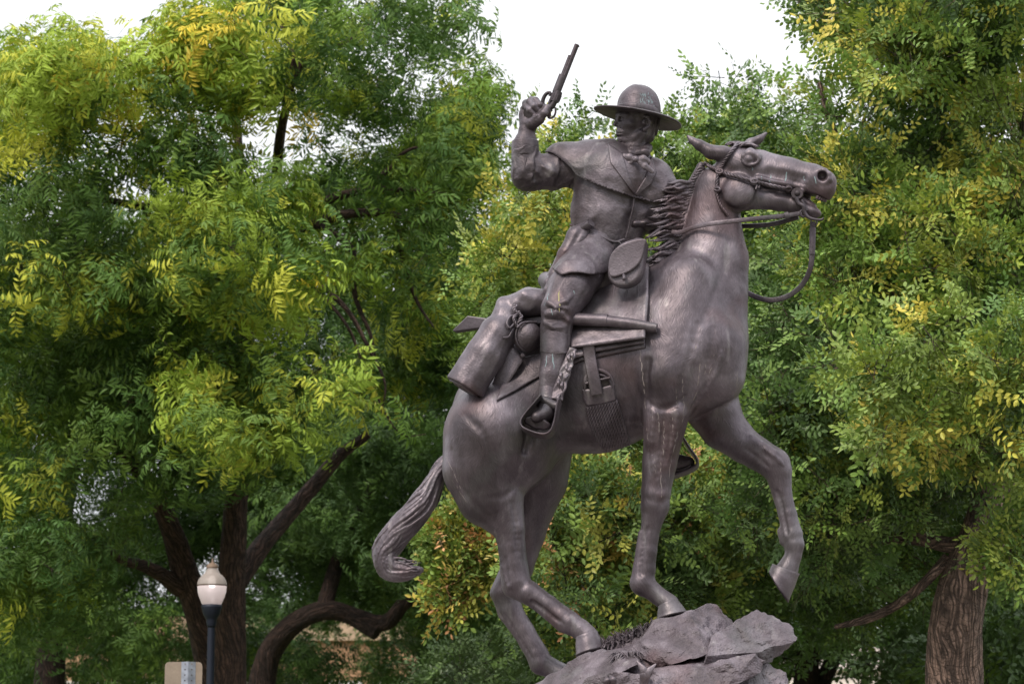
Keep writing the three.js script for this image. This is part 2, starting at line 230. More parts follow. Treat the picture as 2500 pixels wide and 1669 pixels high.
const feather = [0, 1, 2].map(() => featherSpray(6, 0.42)), oval = [0, 1, 2].map(() => ovalSpray(5)), ovalBig = [0, 1].map(() => ovalSpray(4, 1.25)), twig = twigGeo(4, 0.3);
const Q = new THREE.Quaternion(), X1 = V(0, 1, 0), MM = new THREE.Matrix4();
const pick = (list, w) => { let s = w.reduce((a, b) => a + b, 0) * rnd(), i = 0; while ((s -= w[i]) > 0 && i < w.length - 1) i++; return list[i]; };
/* a tree: trunk and limbs as tubes through places; crown of sprays inside clumps.
   clump: [px, py, depth, r across, r up, sprays, tone]; tone chooses among the colours */
function tree(name, label, group, baseAt, limbs, clumps, kinds, mat, tones, bark, opt = {}) {
  const b = at(baseAt[0], baseAt[1], baseAt[2]), t = thing(name, label, 'tree', [b.x, 0, b.z], 0, group), off = V(b.x, 0, b.z);
  limbs.forEach((l, i) => { const pts = l.p.map(q => at(q[0], q[1], q[2]).sub(off)); if (l.root) { const f = pts[0].clone(); pts.unshift(V(f.x * 0.5 + (l.lean || 0), -0.1, f.z), V(f.x * 0.75 + (l.lean || 0) * 0.5, f.y * 0.5, f.z)); } const rad = l.root ? [l.r[0] * 1.45, l.r[0] * 1.08, ...l.r] : l.r; const rads = pts.map((_, k) => lerp(rad[Math.floor(k / (pts.length - 1) * (rad.length - 1))], rad[Math.min(rad.length - 1, Math.floor(k / (pts.length - 1) * (rad.length - 1)) + 1)], (k / (pts.length - 1) * (rad.length - 1)) % 1)); obj(l.name || (l.root ? 'trunk' : 'limb'), tube(pts, l.root ? rads : rads, l.root ? 20 : 10, { steps: pts.length * 6, rough: 0.16 }), bark, t); });
  const per = kinds.map(() => ({ m: [], c: [] })), near = [];
  for (const [px, py, D, rx, ry, n, tone] of clumps) {
    const c = at(px, py, D).sub(off), rz = opt.deep ? rx * opt.deep : rx, sx = rr(0, 9), ph = rr(0, 6);
    for (let i = 0; i < n * (opt.more ?? 1); i++) {
      const d = rv().normalize(), e = Math.pow(rnd(), 0.42), p = V(d.x * rx * e, d.y * ry * e, d.z * rz * e); p.y -= 0.22 * (p.x * p.x + p.z * p.z) / Math.max(rx, 0.3) * (opt.droop ?? 0.6);
      if (fbm((c.x + p.x) * 1.9 + sx, (c.y + p.y) * 1.9, (c.z + p.z) * 1.9, 2) < (opt.gap ?? -0.12)) continue;
      const g = d.clone().multiply(V(1, 0.9, 1)).add(V(0, opt.lift ?? 0.25, 0)).addScaledVector(rv(), 0.55).normalize(); Q.setFromUnitVectors(X1, g); Q.multiply(new THREE.Quaternion().setFromAxisAngle(X1, rr(0, 6.283)));
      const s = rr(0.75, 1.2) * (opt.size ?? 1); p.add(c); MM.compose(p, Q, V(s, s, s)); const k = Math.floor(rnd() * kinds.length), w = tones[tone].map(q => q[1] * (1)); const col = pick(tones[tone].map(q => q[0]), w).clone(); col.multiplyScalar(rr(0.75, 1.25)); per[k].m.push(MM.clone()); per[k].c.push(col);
      near.push([p.z + off.z, k, MM.clone(), col]);
    }
  }
  // the sprays nearest the viewer stand as parts of their own, the rest of the crown as one mass
  const cut = near.sort((a, b) => b[0] - a[0]).slice(0, opt.single ?? 0), lastZ = cut.length ? cut.at(-1)[0] : 1e9, mats = new Map();
  for (const [, k, m, col] of cut) { const key = Math.round(col.r * 12) + ',' + Math.round(col.g * 12) + ',' + Math.round(col.b * 20); if (!mats.has(key)) { const mm = mat.clone(); mm.color = col.clone(); mats.set(key, mm); } const s = obj('leaf_spray', kinds[k], mats.get(key), t); s.applyMatrix4(m); }
  per.forEach((q, k) => { const keep = q.m.map((m, i) => i).filter(i => new THREE.Vector3().setFromMatrixPosition(q.m[i]).z + off.z < lastZ - 1e-9); if (!keep.length) return; const im = new THREE.InstancedMesh(kinds[k], mat, keep.length); im.name = numbered('foliage'); im.castShadow = im.receiveShadow = true; keep.forEach((i, j) => { im.setMatrixAt(j, q.m[i]); im.setColorAt(j, q.c[i]); }); im.userData.kind = 'stuff'; t.add(im); });
  if (opt.twigs) { const all = near.filter(() => rnd() < opt.twigs), im = new THREE.InstancedMesh(twig, bark, all.length); im.name = numbered('twigs'); im.userData.kind = 'stuff'; all.forEach((q, j) => im.setMatrixAt(j, q[2])); t.add(im); }
  return t;
}
const col = (r, g, b) => new THREE.Color().setRGB(r, g, b);
// clumps strewn over a region of the photograph given by its outline
function strew(poly, n, d0, d1, r0, r1, per, tone, flat = 0.62) { const out = [], xs = poly.map(p => p[0]), ys = poly.map(p => p[1]), inside = (x, y) => { let c = false; for (let i = 0, j = poly.length - 1; i < poly.length; j = i++) { const [a, b] = poly[i], [e, f] = poly[j]; if ((b > y) !== (f > y) && x < (e - a) * (y - b) / (f - b) + a) c = !c; } return c; }; let guard = 0; while (out.length < n && guard++ < n * 60) { const x = rr(Math.min(...xs), Math.max(...xs)), y = rr(Math.min(...ys), Math.max(...ys)); if (!inside(x, y)) continue; const r = rr(r0, r1); out.push([x, y, rr(d0, d1), r, r * flat, Math.round(per * rr(0.8, 1.2) * r * r), typeof tone === 'function' ? tone(x, y) : tone]); } return out; }
const TONE = {
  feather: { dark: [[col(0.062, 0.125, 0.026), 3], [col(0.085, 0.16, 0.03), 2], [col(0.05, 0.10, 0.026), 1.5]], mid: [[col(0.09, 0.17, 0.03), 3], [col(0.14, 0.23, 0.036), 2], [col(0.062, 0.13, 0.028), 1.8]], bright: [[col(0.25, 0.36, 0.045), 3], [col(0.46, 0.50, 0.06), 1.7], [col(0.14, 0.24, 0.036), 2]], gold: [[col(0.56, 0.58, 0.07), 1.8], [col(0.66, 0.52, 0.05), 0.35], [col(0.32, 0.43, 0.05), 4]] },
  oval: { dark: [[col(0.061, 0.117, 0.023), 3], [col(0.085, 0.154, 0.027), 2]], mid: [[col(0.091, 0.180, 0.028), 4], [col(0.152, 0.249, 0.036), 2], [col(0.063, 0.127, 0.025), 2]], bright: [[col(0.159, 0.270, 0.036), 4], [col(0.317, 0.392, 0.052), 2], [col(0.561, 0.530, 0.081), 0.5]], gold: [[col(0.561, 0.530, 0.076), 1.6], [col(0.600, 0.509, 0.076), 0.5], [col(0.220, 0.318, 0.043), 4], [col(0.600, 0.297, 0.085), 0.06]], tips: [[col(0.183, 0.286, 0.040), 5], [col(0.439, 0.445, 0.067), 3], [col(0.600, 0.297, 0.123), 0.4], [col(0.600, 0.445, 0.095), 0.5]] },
};
// the big feather-leaved tree on the left
tree('shade_tree', 'big feathery yellow-green tree behind the street lamp, its trunk forking low', null, [545, 1500, 30],
  [ { root: 1, p: [[556, 1660, 30], [564, 1420, 30], [576, 1230, 30], [592, 1080, 30], [604, 920, 30.4], [600, 760, 31], [640, 600, 31]], r: [0.22, 0.16, 0.135, 0.125, 0.11, 0.09, 0.07] },
    { root: 1, lean: 0.4, p: [[520, 1640, 30.3], [486, 1500, 30.3], [446, 1380, 30.2], [416, 1290, 30], [372, 1190, 29.6], [312, 1120, 29.2], [240, 1040, 28.8]], r: [0.19, 0.165, 0.15, 0.125, 0.10, 0.075, 0.05] },
    { p: [[440, 1436, 30.2], [390, 1400, 30], [340, 1378, 29.8], [304, 1370, 29.6], [250, 1330, 29]], r: [0.11, 0.085, 0.065, 0.05, 0.03] },
    { p: [[578, 1420, 30.4], [640, 1330, 30.9], [700, 1260, 31.4], [770, 1180, 31.8], [830, 1110, 32], [900, 1060, 32]], r: [0.13, 0.115, 0.105, 0.095, 0.08, 0.05] },
    { p: [[600, 800, 31], [660, 560, 30.2], [684, 330, 28.6], [700, 250, 28.3], [712, 190, 28.2], [714, 130, 28.2], [686, 60, 28.4]], r: [0.085, 0.07, 0.055, 0.05, 0.044, 0.032, 0.016] }, { p: [[710, 200, 28.2], [742, 150, 28.2], [780, 122, 28.2], [826, 110, 28.3], [900, 60, 28.8]], r: [0.046, 0.042, 0.036, 0.026, 0.01] },
    { p: [[640, 600, 31], [740, 515, 29.8], [860, 470, 29.4], [960, 462, 29.2], [1090, 472, 29]], r: [0.07, 0.056, 0.048, 0.036, 0.012] }, { p: [[860, 470, 29.4], [930, 430, 29.3], [990, 370, 29.2], [1060, 350, 29.2]], r: [0.04, 0.03, 0.02, 0.008] },
    { p: [[620, 640, 31], [770, 545, 29.6], [850, 522, 29.3], [950, 522, 29.2], [1012, 548, 29.2], [1080, 610, 29.2]], r: [0.08, 0.064, 0.054, 0.044, 0.03, 0.01] }, { p: [[1012, 548, 29.2], [1080, 540, 29.2], [1150, 600, 29.2]], r: [0.03, 0.02, 0.006] },
    { p: [[775, 545, 29.5], [860, 612, 29.2], [866, 720, 29], [905, 820, 28.8], [918, 880, 28.8]], r: [0.048, 0.038, 0.03, 0.02, 0.008] }, { p: [[965, 525, 29.2], [985, 640, 29], [1020, 740, 28.9], [1060, 800, 28.8]], r: [0.034, 0.028, 0.02, 0.008] },
    { name: 'bare_branch', p: [[752, 670, 28.4], [800, 710, 28.3], [850, 760, 28.3], [900, 850, 28.2], [940, 940, 28.2], [930, 1010, 28.2]], r: [0.035, 0.033, 0.028, 0.02, 0.012, 0.006] }, { name: 'bare_branch', p: [[760, 690, 28.4], [850, 800, 28.2], [890, 900, 28.2], [980, 1060, 28.2], [1040, 1060, 28.2]], r: [0.02, 0.018, 0.014, 0.008, 0.004] },
    { p: [[600, 800, 31], [500, 640, 30], [430, 520, 29.6], [320, 500, 29.4], [240, 490, 29.2], [120, 560, 28.8]], r: [0.09, 0.075, 0.06, 0.045, 0.035, 0.015] }, { p: [[600, 700, 31.2], [585, 420, 32], [580, 200, 32.4], [608, 60, 32.6], [630, -100, 32.8]], r: [0.08, 0.06, 0.045, 0.035, 0.02] } ],
  [ ...strew([[-120, 200], [90, 170], [250, 220], [420, 150], [600, 140], [720, 380], [740, 560], [600, 740], [300, 780], [-120, 740]], 44, 27.2, 31, 0.38, 0.62, 88, (x, y) => y < 330 && rnd() < 0.4 ? 'gold' : rnd() < 0.5 ? 'bright' : 'mid'),
    ...strew([[1060, 60], [1170, 110], [1215, 330], [1120, 480], [1040, 300]], 15, 28.6, 31, 0.22, 0.4, 110, (x, y) => rnd() < 0.4 ? 'bright' : 'mid'), ...strew([[740, 430], [1130, 400], [1150, 640], [900, 700], [780, 560]], 15, 28.2, 29.3, 0.14, 0.26, 170, (x, y) => rnd() < 0.4 ? 'bright' : 'mid'), ...strew([[640, 30], [880, 20], [860, 240], [680, 300]], 8, 27.4, 28.1, 0.14, 0.26, 160, (x, y) => rnd() < 0.5 ? 'bright' : 'mid'), ...strew([[-60, 120], [300, 130], [420, 110], [420, 200], [-60, 220]], 10, 28, 31, 0.3, 0.5, 90, (x, y) => rnd() < 0.5 ? 'gold' : 'bright'),
    ...strew([[940, -80], [1110, -80], [1150, 50], [1180, 120], [1020, 120]], 12, 28.6, 31.5, 0.2, 0.34, 110, (x, y) => rnd() < 0.4 ? 'bright' : 'mid'),
    ...strew([[330, 360], [660, 400], [770, 620], [720, 880], [500, 830], [380, 560]], 40, 26.4, 29, 0.18, 0.36, 125, (x, y) => rnd() < 0.3 ? 'gold' : rnd() < 0.7 ? 'bright' : 'mid'),
    ...strew([[40, 130], [260, 130], [270, 250], [60, 280]], 9, 26.6, 28, 0.35, 0.5, 120, 'gold'), ...strew([[440, 60], [580, 50], [590, 150], [440, 180]], 8, 27.5, 29, 0.4, 0.55, 110, 'gold'),
    ...strew([[480, -60], [1020, -60], [1060, 60], [1150, 150], [1180, 330], [1120, 500], [900, 420], [700, 200]], 40, 28.6, 32.6, 0.24, 0.46, 100, (x, y) => rnd() < 0.4 ? 'bright' : 'mid'),
    ...strew([[700, 420], [1160, 400], [1180, 560], [720, 600]], 20, 29.9, 32, 0.22, 0.4, 110, (x, y) => rnd() < 0.4 ? 'bright' : 'mid'), ...strew([[760, 330], [1160, 330], [1200, 700], [1100, 960], [860, 980], [760, 700]], 36, 30, 34, 0.35, 0.65, 78, (x, y) => rnd() < 0.3 ? 'bright' : 'mid'),
    ...strew([[-120, 700], [420, 700], [700, 900], [860, 1060], [420, 1180], [-120, 1250]], 52, 28, 31.5, 0.42, 0.72, 85, (x, y) => rnd() < 0.3 ? 'bright' : 'mid'),
    ...strew([[400, 880], [920, 900], [930, 1030], [680, 1120], [420, 1180]], 36, 26.4, 28.6, 0.12, 0.28, 150, (x, y) => rnd() < 0.25 ? 'gold' : 'bright'),
    ...strew([[-120, 1180], [240, 1120], [340, 1300], [200, 1420], [-120, 1660]], 24, 27.5, 31, 0.4, 0.66, 90, (x, y) => rnd() < 0.35 ? 'bright' : 'mid'),
    ...strew([[440, -420], [1000, -420], [960, -140], [500, -140]], 14, 29.5, 34, 0.5, 0.8, 55, 'mid') ],
  feather, leafMat(0xffffff), TONE.feather, barkMat(0x8d7870), { single: 300, twigs: 0.12, gap: -0.02, droop: 0.9 });
// dark feathery trees behind it fill the lower left
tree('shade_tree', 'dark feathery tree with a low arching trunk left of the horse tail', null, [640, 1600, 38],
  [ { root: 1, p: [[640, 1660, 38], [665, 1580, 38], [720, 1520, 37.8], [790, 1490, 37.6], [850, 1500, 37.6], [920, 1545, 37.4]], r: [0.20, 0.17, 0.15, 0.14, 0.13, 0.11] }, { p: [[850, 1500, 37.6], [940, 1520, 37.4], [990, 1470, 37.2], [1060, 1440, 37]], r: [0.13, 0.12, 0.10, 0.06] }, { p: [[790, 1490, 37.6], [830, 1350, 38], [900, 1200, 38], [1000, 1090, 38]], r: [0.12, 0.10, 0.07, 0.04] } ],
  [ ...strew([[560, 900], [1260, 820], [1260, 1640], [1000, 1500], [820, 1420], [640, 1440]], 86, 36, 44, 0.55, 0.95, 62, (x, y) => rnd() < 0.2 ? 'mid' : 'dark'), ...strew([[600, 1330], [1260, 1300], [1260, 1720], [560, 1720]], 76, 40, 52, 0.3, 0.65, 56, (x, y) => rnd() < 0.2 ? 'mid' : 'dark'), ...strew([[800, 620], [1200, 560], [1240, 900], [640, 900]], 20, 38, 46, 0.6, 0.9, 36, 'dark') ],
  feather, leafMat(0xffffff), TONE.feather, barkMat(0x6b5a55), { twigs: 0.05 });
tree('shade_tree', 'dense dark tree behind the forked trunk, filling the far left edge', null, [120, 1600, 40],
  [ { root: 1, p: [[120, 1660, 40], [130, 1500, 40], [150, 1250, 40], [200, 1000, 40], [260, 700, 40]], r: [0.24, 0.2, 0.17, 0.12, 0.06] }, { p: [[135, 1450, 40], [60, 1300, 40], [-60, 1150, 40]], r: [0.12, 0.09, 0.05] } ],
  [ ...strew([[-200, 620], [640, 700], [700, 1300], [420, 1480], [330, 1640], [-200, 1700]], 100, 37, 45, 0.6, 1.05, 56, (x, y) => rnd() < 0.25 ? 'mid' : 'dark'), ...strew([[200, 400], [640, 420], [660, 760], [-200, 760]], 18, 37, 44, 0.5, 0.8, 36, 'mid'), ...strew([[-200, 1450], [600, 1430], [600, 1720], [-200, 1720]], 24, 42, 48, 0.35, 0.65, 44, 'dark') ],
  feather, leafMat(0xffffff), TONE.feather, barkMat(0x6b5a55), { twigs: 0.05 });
// small-leaved trees behind and to the right of the statue
tree('elm_tree', 'small-leaved pale green tree behind the rider, with orange leaf tips lower down', null, [1480, 1660, 26],
  [ { root: 1, p: [[1480, 1660, 26.4], [1478, 1500, 26.4], [1460, 1300, 26.4], [1440, 1000, 26.4], [1400, 640, 26.4]], r: [0.13, 0.12, 0.10, 0.07, 0.03] }, { p: [[1470, 1400, 26.4], [1600, 1150, 26], [1720, 800, 26], [1760, 500, 26]], r: [0.09, 0.07, 0.05, 0.02] }, { p: [[1478, 1500, 26.4], [1300, 1330, 25], [1180, 1330, 24.4], [1080, 1340, 24]], r: [0.05, 0.035, 0.02, 0.01] } ],
  [ ...strew([[1270, 400], [1340, 360], [1480, 360], [1560, 440], [1500, 700], [1260, 760], [1220, 560]], 30, 24, 27.5, 0.24, 0.42, 120, (x, y) => rnd() < 0.55 ? 'gold' : 'bright'),
    ...strew([[1600, 340], [1700, 250], [1900, 250], [1960, 420], [1900, 760], [1640, 520]], 36, 24.5, 28, 0.26, 0.48, 125, (x, y) => rnd() < 0.5 ? 'mid' : 'bright'),
    ...strew([[1200, 560], [1340, 560], [1240, 900], [1190, 760]], 10, 25, 27.5, 0.3, 0.5, 120, 'bright'),
    ...strew([[1300, 1120], [1560, 1080], [1720, 1140], [1700, 1460], [1560, 1520], [1330, 1500], [1290, 1300]], 34, 22.4, 24.5, 0.28, 0.46, 190, (x, y) => rnd() < 0.6 ? 'tips' : 'mid'),
    ...strew([[1300, 1060], [2000, 1000], [1980, 1560], [1560, 1620], [1300, 1560]], 52, 24.5, 28, 0.4, 0.7, 120, (x, y) => rnd() < 0.25 ? 'bright' : 'mid'),
    ...[[1075, 1308, 0.10], [1100, 1318, 0.14], [1140, 1322, 0.15], [1180, 1326, 0.18], [1215, 1340, 0.2], [1190, 1372, 0.13], [1150, 1385, 0.13], [1125, 1405, 0.12], [1105, 1435, 0.11], [1095, 1462, 0.09], [1145, 1240, 0.1], [1170, 1262, 0.1]].map(([x, y, r]) => [x, y, 23.6, r, r * 0.8, Math.round(1100 * r * r + 6), 'tips']),
    ...[[1435, 205], [1420, 240], [1450, 250], [1465, 300], [1430, 290], [1690, 150], [1712, 180], [1752, 142], [1790, 160], [1816, 190]].map(([x, y]) => [x, y + 45, 25, 0.05, 0.08, 1, 'mid']), ...strew([[1100, 1600], [1360, 1540], [1420, 1700], [1100, 1700]], 8, 27, 30, 0.4, 0.7, 90, 'dark') ],
  oval, shinyLeaf(0xffffff), TONE.oval, barkMat(0x7a6963), { single: 300, twigs: 0.4, lift: 0.1, droop: 0.3, gap: -0.13, size: 0.88, more: 1.2 });
tree('elm_tree', 'thick-trunked small-leaved tree filling the right side, its furrowed trunk at lower right', null, [2310, 1600, 22],
  [ { root: 1, p: [[2330, 1660, 22], [2340, 1500, 22], [2370, 1380, 22], [2410, 1290, 22], [2430, 1180, 22.2], [2420, 1000, 22.4], [2380, 760, 22.6], [2350, 400, 22.8], [2330, 100, 23]], r: [0.245, 0.215, 0.205, 0.2, 0.19, 0.16, 0.12, 0.08, 0.04] },
    { p: [[2400, 1310, 22], [2330, 1330, 22], [2260, 1318, 22.2], [2180, 1312, 22.4], [2110, 1322, 22.6], [2000, 1290, 23]], r: [0.10, 0.075, 0.06, 0.055, 0.045, 0.02] }, { p: [[2316, 1360, 22], [2260, 1420, 22], [2200, 1470, 22.2], [2120, 1510, 22.4], [2040, 1530, 22.6]], r: [0.05, 0.045, 0.04, 0.04, 0.02] }, { p: [[2410, 1360, 21.9], [2450, 1350, 21.8], [2500, 1392, 21.6], [2560, 1400, 21.4]], r: [0.09, 0.075, 0.065, 0.05] },
    { p: [[2380, 760, 22.6], [2200, 560, 22], [2060, 380, 22], [2000, 200, 22]], r: [0.09, 0.07, 0.045, 0.02] }, { p: [[2370, 640, 22.6], [2480, 420, 22], [2520, 200, 22]], r: [0.08, 0.06, 0.03] }, { p: [[2420, 900, 22.4], [2250, 850, 21.4], [2120, 900, 20.6], [2040, 900, 20.2]], r: [0.06, 0.045, 0.03, 0.012] },
    { name: 'knot', p: [[2386, 1290, 21.86], [2372, 1310, 21.78], [2362, 1318, 21.7]], r: [0.07, 0.05, 0.02] } ],
  [ ...strew([[2080, -40], [2560, -60], [2560, 640], [2300, 700], [1980, 620], [1990, 300], [2090, 140]], 80, 20.2, 24.5, 0.30, 0.54, 140, (x, y) => rnd() < 0.26 ? 'gold' : rnd() < 0.55 ? 'bright' : 'mid'),
    ...strew([[1880, 560], [2560, 600], [2560, 820], [2300, 800], [1880, 900]], 34, 20.5, 24, 0.34, 0.56, 150, (x, y) => rnd() < 0.25 ? 'bright' : 'mid'),
    ...strew([[1960, 850], [2180, 780], [2560, 740], [2560, 1120], [2340, 1110], [2180, 1080], [2060, 960]], 54, 18.8, 21.2, 0.12, 0.28, 250, (x, y) => rnd() < 0.2 ? 'gold' : rnd() < 0.6 ? 'bright' : 'mid'),
    ...strew([[1860, 860], [2100, 900], [2280, 1200], [2200, 1330], [1940, 1420], [1800, 1200]], 34, 21.5, 24, 0.34, 0.56, 150, (x, y) => rnd() < 0.25 ? 'bright' : 'mid'),
    ...strew([[2480, 1200], [2560, 1200], [2560, 1420], [2490, 1420]], 5, 19.5, 20.2, 0.2, 0.3, 200, 'bright'),
    ...strew([[1820, 600], [2560, 640], [2560, 1380], [1820, 1500]], 60, 24, 27.5, 0.5, 0.85, 100, (x, y) => rnd() < 0.2 ? 'bright' : 'mid'),
    ...strew([[2160, -420], [2700, -420], [2700, -60], [2140, -60]], 18, 20.5, 25, 0.5, 0.75, 90, 'mid'), ...strew([[2560, -60], [2800, -60], [2800, 1100], [2560, 1100]], 14, 20.5, 24, 0.4, 0.7, 90, 'mid') ],
  oval, shinyLeaf(0xffffff), TONE.oval, barkMat(0xe4d2c8, 0.045), { single: 300, twigs: 0.35, lift: 0.1, droop: 0.3, gap: -0.13, size: 0.82, more: 1.35 });
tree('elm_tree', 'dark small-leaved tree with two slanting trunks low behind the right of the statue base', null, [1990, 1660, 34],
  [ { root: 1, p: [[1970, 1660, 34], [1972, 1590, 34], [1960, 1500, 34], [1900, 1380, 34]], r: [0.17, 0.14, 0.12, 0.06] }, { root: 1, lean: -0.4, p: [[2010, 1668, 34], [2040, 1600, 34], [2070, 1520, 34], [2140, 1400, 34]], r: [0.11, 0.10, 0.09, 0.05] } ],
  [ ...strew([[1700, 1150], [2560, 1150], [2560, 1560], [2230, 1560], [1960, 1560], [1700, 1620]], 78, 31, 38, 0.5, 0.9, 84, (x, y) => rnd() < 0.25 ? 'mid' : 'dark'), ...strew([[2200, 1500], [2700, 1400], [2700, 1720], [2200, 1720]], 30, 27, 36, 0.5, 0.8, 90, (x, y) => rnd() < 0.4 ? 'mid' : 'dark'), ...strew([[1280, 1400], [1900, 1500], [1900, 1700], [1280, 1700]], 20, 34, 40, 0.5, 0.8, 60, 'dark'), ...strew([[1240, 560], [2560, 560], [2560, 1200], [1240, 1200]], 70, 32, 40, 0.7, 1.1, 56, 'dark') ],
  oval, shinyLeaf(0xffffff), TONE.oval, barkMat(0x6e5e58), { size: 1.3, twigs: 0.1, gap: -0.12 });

// trees across the plaza, behind the viewer: they keep the low sky off the statue
for (const [i, x, z, h] of [[0, -13, 9, 9], [1, -5, 13, 10.5], [2, 4, 12, 10], [3, 13, 9, 9.5]]) {
  const t = thing('plaza_tree', ['broad leafy tree across the plaza at the far left', 'tallest leafy tree across the plaza facing the statue', 'leafy tree across the plaza right of the tallest', 'broad leafy tree across the plaza at the far right'][i], 'tree', [x, 0, z]);
  obj('trunk', tube([V(0, -0.1, 0), V(0.05, 1.6, 0), V(0, 3.2, 0.1), V(0.2, h * 0.7, 0)], [0.34, 0.25, 0.22, 0.08], 12, { rough: 0.15 }), barkMat(0x7a6963), t);
  const m = [], im0 = V(); for (let q = 0; q < 2600; q++) { const d = rv().normalize(), e = Math.pow(rnd(), 0.4), p = V(d.x * 4.4 * e, h * 0.62 + d.y * h * 0.36 * e, d.z * 3.4 * e); Q.setFromUnitVectors(X1, d.clone().add(V(0, 0.3, 0)).addScaledVector(rv(), 0.5).normalize()); m.push(MM.compose(p, Q, V(2.2, 2.2, 2.2)).clone()); }
  const im = new THREE.InstancedMesh(oval[i % 3], leafMat(0x4f7030), m.length); im.name = numbered('foliage'); im.userData.kind = 'stuff'; im.castShadow = im.receiveShadow = true; m.forEach((q, j) => im.setMatrixAt(j, q)); t.add(im);
}

{ // a wood far behind closes the view below the crowns
  const g = thing('far_woodland', 'distant dark green wood low behind all the trees', 'woodland'), m = [], c = []; tag(g, null, null, null, 'stuff');
  for (let q = 0; q < 9000; q++) { const z = -rr(62, 78), x = rr(-42, 42), top = 5.2 + 2.2 * fbm(x * 0.16, 3, z * 0.1, 3) + 1.2 * fbm(x * 0.6, 8, z * 0.3, 2), y = rr(0.2, top), s = rr(2.2, 3.8); Q.setFromUnitVectors(X1, V(rr(-0.6, 0.6), 0.8, rr(-0.2, 1)).normalize()); m.push(MM.compose(V(x, y, z), Q, V(s, s, s)).clone()); c.push(pick(TONE.oval.mid.map(t => t[0]), [3, 1, 2]).clone().multiplyScalar(rr(0.6, 1))); }
  const im = new THREE.InstancedMesh(oval[1], leafMat(0xffffff), m.length); im.name = numbered('foliage'); im.userData.kind = 'stuff'; m.forEach((q, j) => { im.setMatrixAt(j, q); im.setColorAt(j, c[j]); }); im.castShadow = im.receiveShadow = true; g.add(im);
}
// ---------- the statue: own axes s along the horse, y up, w across towards the viewer ----------
const YAW = 0.24, origin = at(1500, 900, DIST);
const statue = thing('equestrian_statue', 'dark bronze equestrian statue of a hatted rider raising a revolver on a rearing horse', 'statue', [origin.x, 0, origin.z], -YAW);
statue.updateMatrixWorld();
const toLocal = statue.matrixWorld.clone().invert(), eyeL = EYE.clone().applyMatrix4(toLocal), axW = V(0, 0, 1);
const rayL = (px, py) => ray(px, py).transformDirection(toLocal);
const P = (px, py, w = 0) => { const r = rayL(px, py); return eyeL.clone().addScaledVector(r, (w / PXM - eyeL.z) / r.z); };
const pxOf = p => { const q = p.clone().applyMatrix4(statue.matrixWorld).sub(EYE), f = -q.z * cP + q.y * sP, u = q.y * cP + q.z * sP; return [1250 + q.x / f * FPX, 834.5 - u / f * FPX]; };
const M = 1 / PXM;
function lookup(pts, x) { if (x <= pts[0][0]) return pts[0][1]; for (let i = 1; i < pts.length; i++) if (x <= pts[i][0]) return lerp(pts[i - 1][1], pts[i][1], (x - pts[i - 1][0]) / (pts[i][0] - pts[i - 1][0])); return pts[pts.length - 1][1]; }
const field = (a, b, w0, w1, cell) => { const c = [P(a[0], a[1], w0), P(b[0], b[1], w0), P(a[0], b[1], w0), P(b[0], a[1], w0), P(a[0], a[1], w1), P(b[0], b[1], w1), P(a[0], b[1], w1), P(b[0], a[1], w1)]; const B = new THREE.Box3().setFromPoints(c); return new Field(B.min, B.max, cell); };
// rows of x y w r; a bone joins each row with the next
function chain(F, rows, k = 20, lat = 1, mode = 1) { return F.bones(rows.map(q => { const p = P(q[0], q[1], q[2]); p.r = q[3] * M; return p; }), k * M, lat, mode); }
const both = (F, rows, ...r) => { chain(F, rows, ...r); chain(F, rows.map(q => [q[0], q[1], -q[2], q[3]]), ...r); };
// the near surface behind a pixel of the photograph
function hit(F, px, py, off = 0, from = 330) {
  const r = rayL(px, py); let p = P(px, py, from), far = 0; const step = F.c * 0.6;
  while (F.at(p) > off && far < 2) { p.addScaledVector(r, step); far += step; }
  if (far >= 2) return null; let a = p.clone().addScaledVector(r, -step), b = p.clone();
  for (let i = 0; i < 8; i++) { const m = a.clone().lerp(b, 0.5); F.at(m) > off ? a = m : b = m; } return a.lerp(b, 0.5);
}
// ---------- bronze ----------
const strokes = (() => { // relief of short tool strokes that turn slowly, as hair in clay
  const N = 1024, h = new Float32Array(N * N).fill(0.5);
  for (let q = 0; q < 24000; q++) {
    const x0 = rnd() * N, y0 = rnd() * N, ang = 1.57 + 2.4 * tfbm(x0 / N, y0 / N, 7, 2, 4), L = rr(12, 40), amp = rr(-0.42, 0.36), cur = rr(-0.02, 0.02); let a = ang + rr(-0.3, 0.3), x = x0, y = y0;
    const wd = rr(0.7, 2.2);
    for (let s = 0; s < L; s++) { const f = Math.sin(s / L * Math.PI) * amp; for (let e = -2; e <= 2; e++) { const X = (Math.round(x - Math.sin(a) * e) % N + N) % N, Y = (Math.round(y + Math.cos(a) * e) % N + N) % N, o = Y * N + X; h[o] = h[o] * 0.55 + (0.5 + f * Math.exp(-e * e / wd)) * 0.45; } x += Math.cos(a); y += Math.sin(a); a += cur; }
  }
  return h;
})();
const grit = (() => { const N = 512, h = new Float32Array(N * N); for (let i = 0; i < N * N; i++) h[i] = rnd(); const o = new Float32Array(N * N); for (let p = 0; p < 2; p++) { const s = p ? o : h, t = p ? h : o; for (let j = 0; j < N; j++) for (let i = 0; i < N; i++) { let v = 0; for (let b = -1; b <= 1; b++) for (let q = -1; q <= 1; q++) v += s[((j + b + N) % N) * N + (i + q + N) % N]; t[j * N + i] = v / 9; } } return h.map(v => (v - 0.5) * 3.2); })();
const hairBump = tex(1024, 1024, (u, v, i, j) => strokes[j * 1024 + i]);
const clothBump = tex(512, 512, (u, v, i, j) => 0.5 + 0.5 * grit[j * 512 + i] + 0.25 * tfbm(u, v, 24, 3, 1));
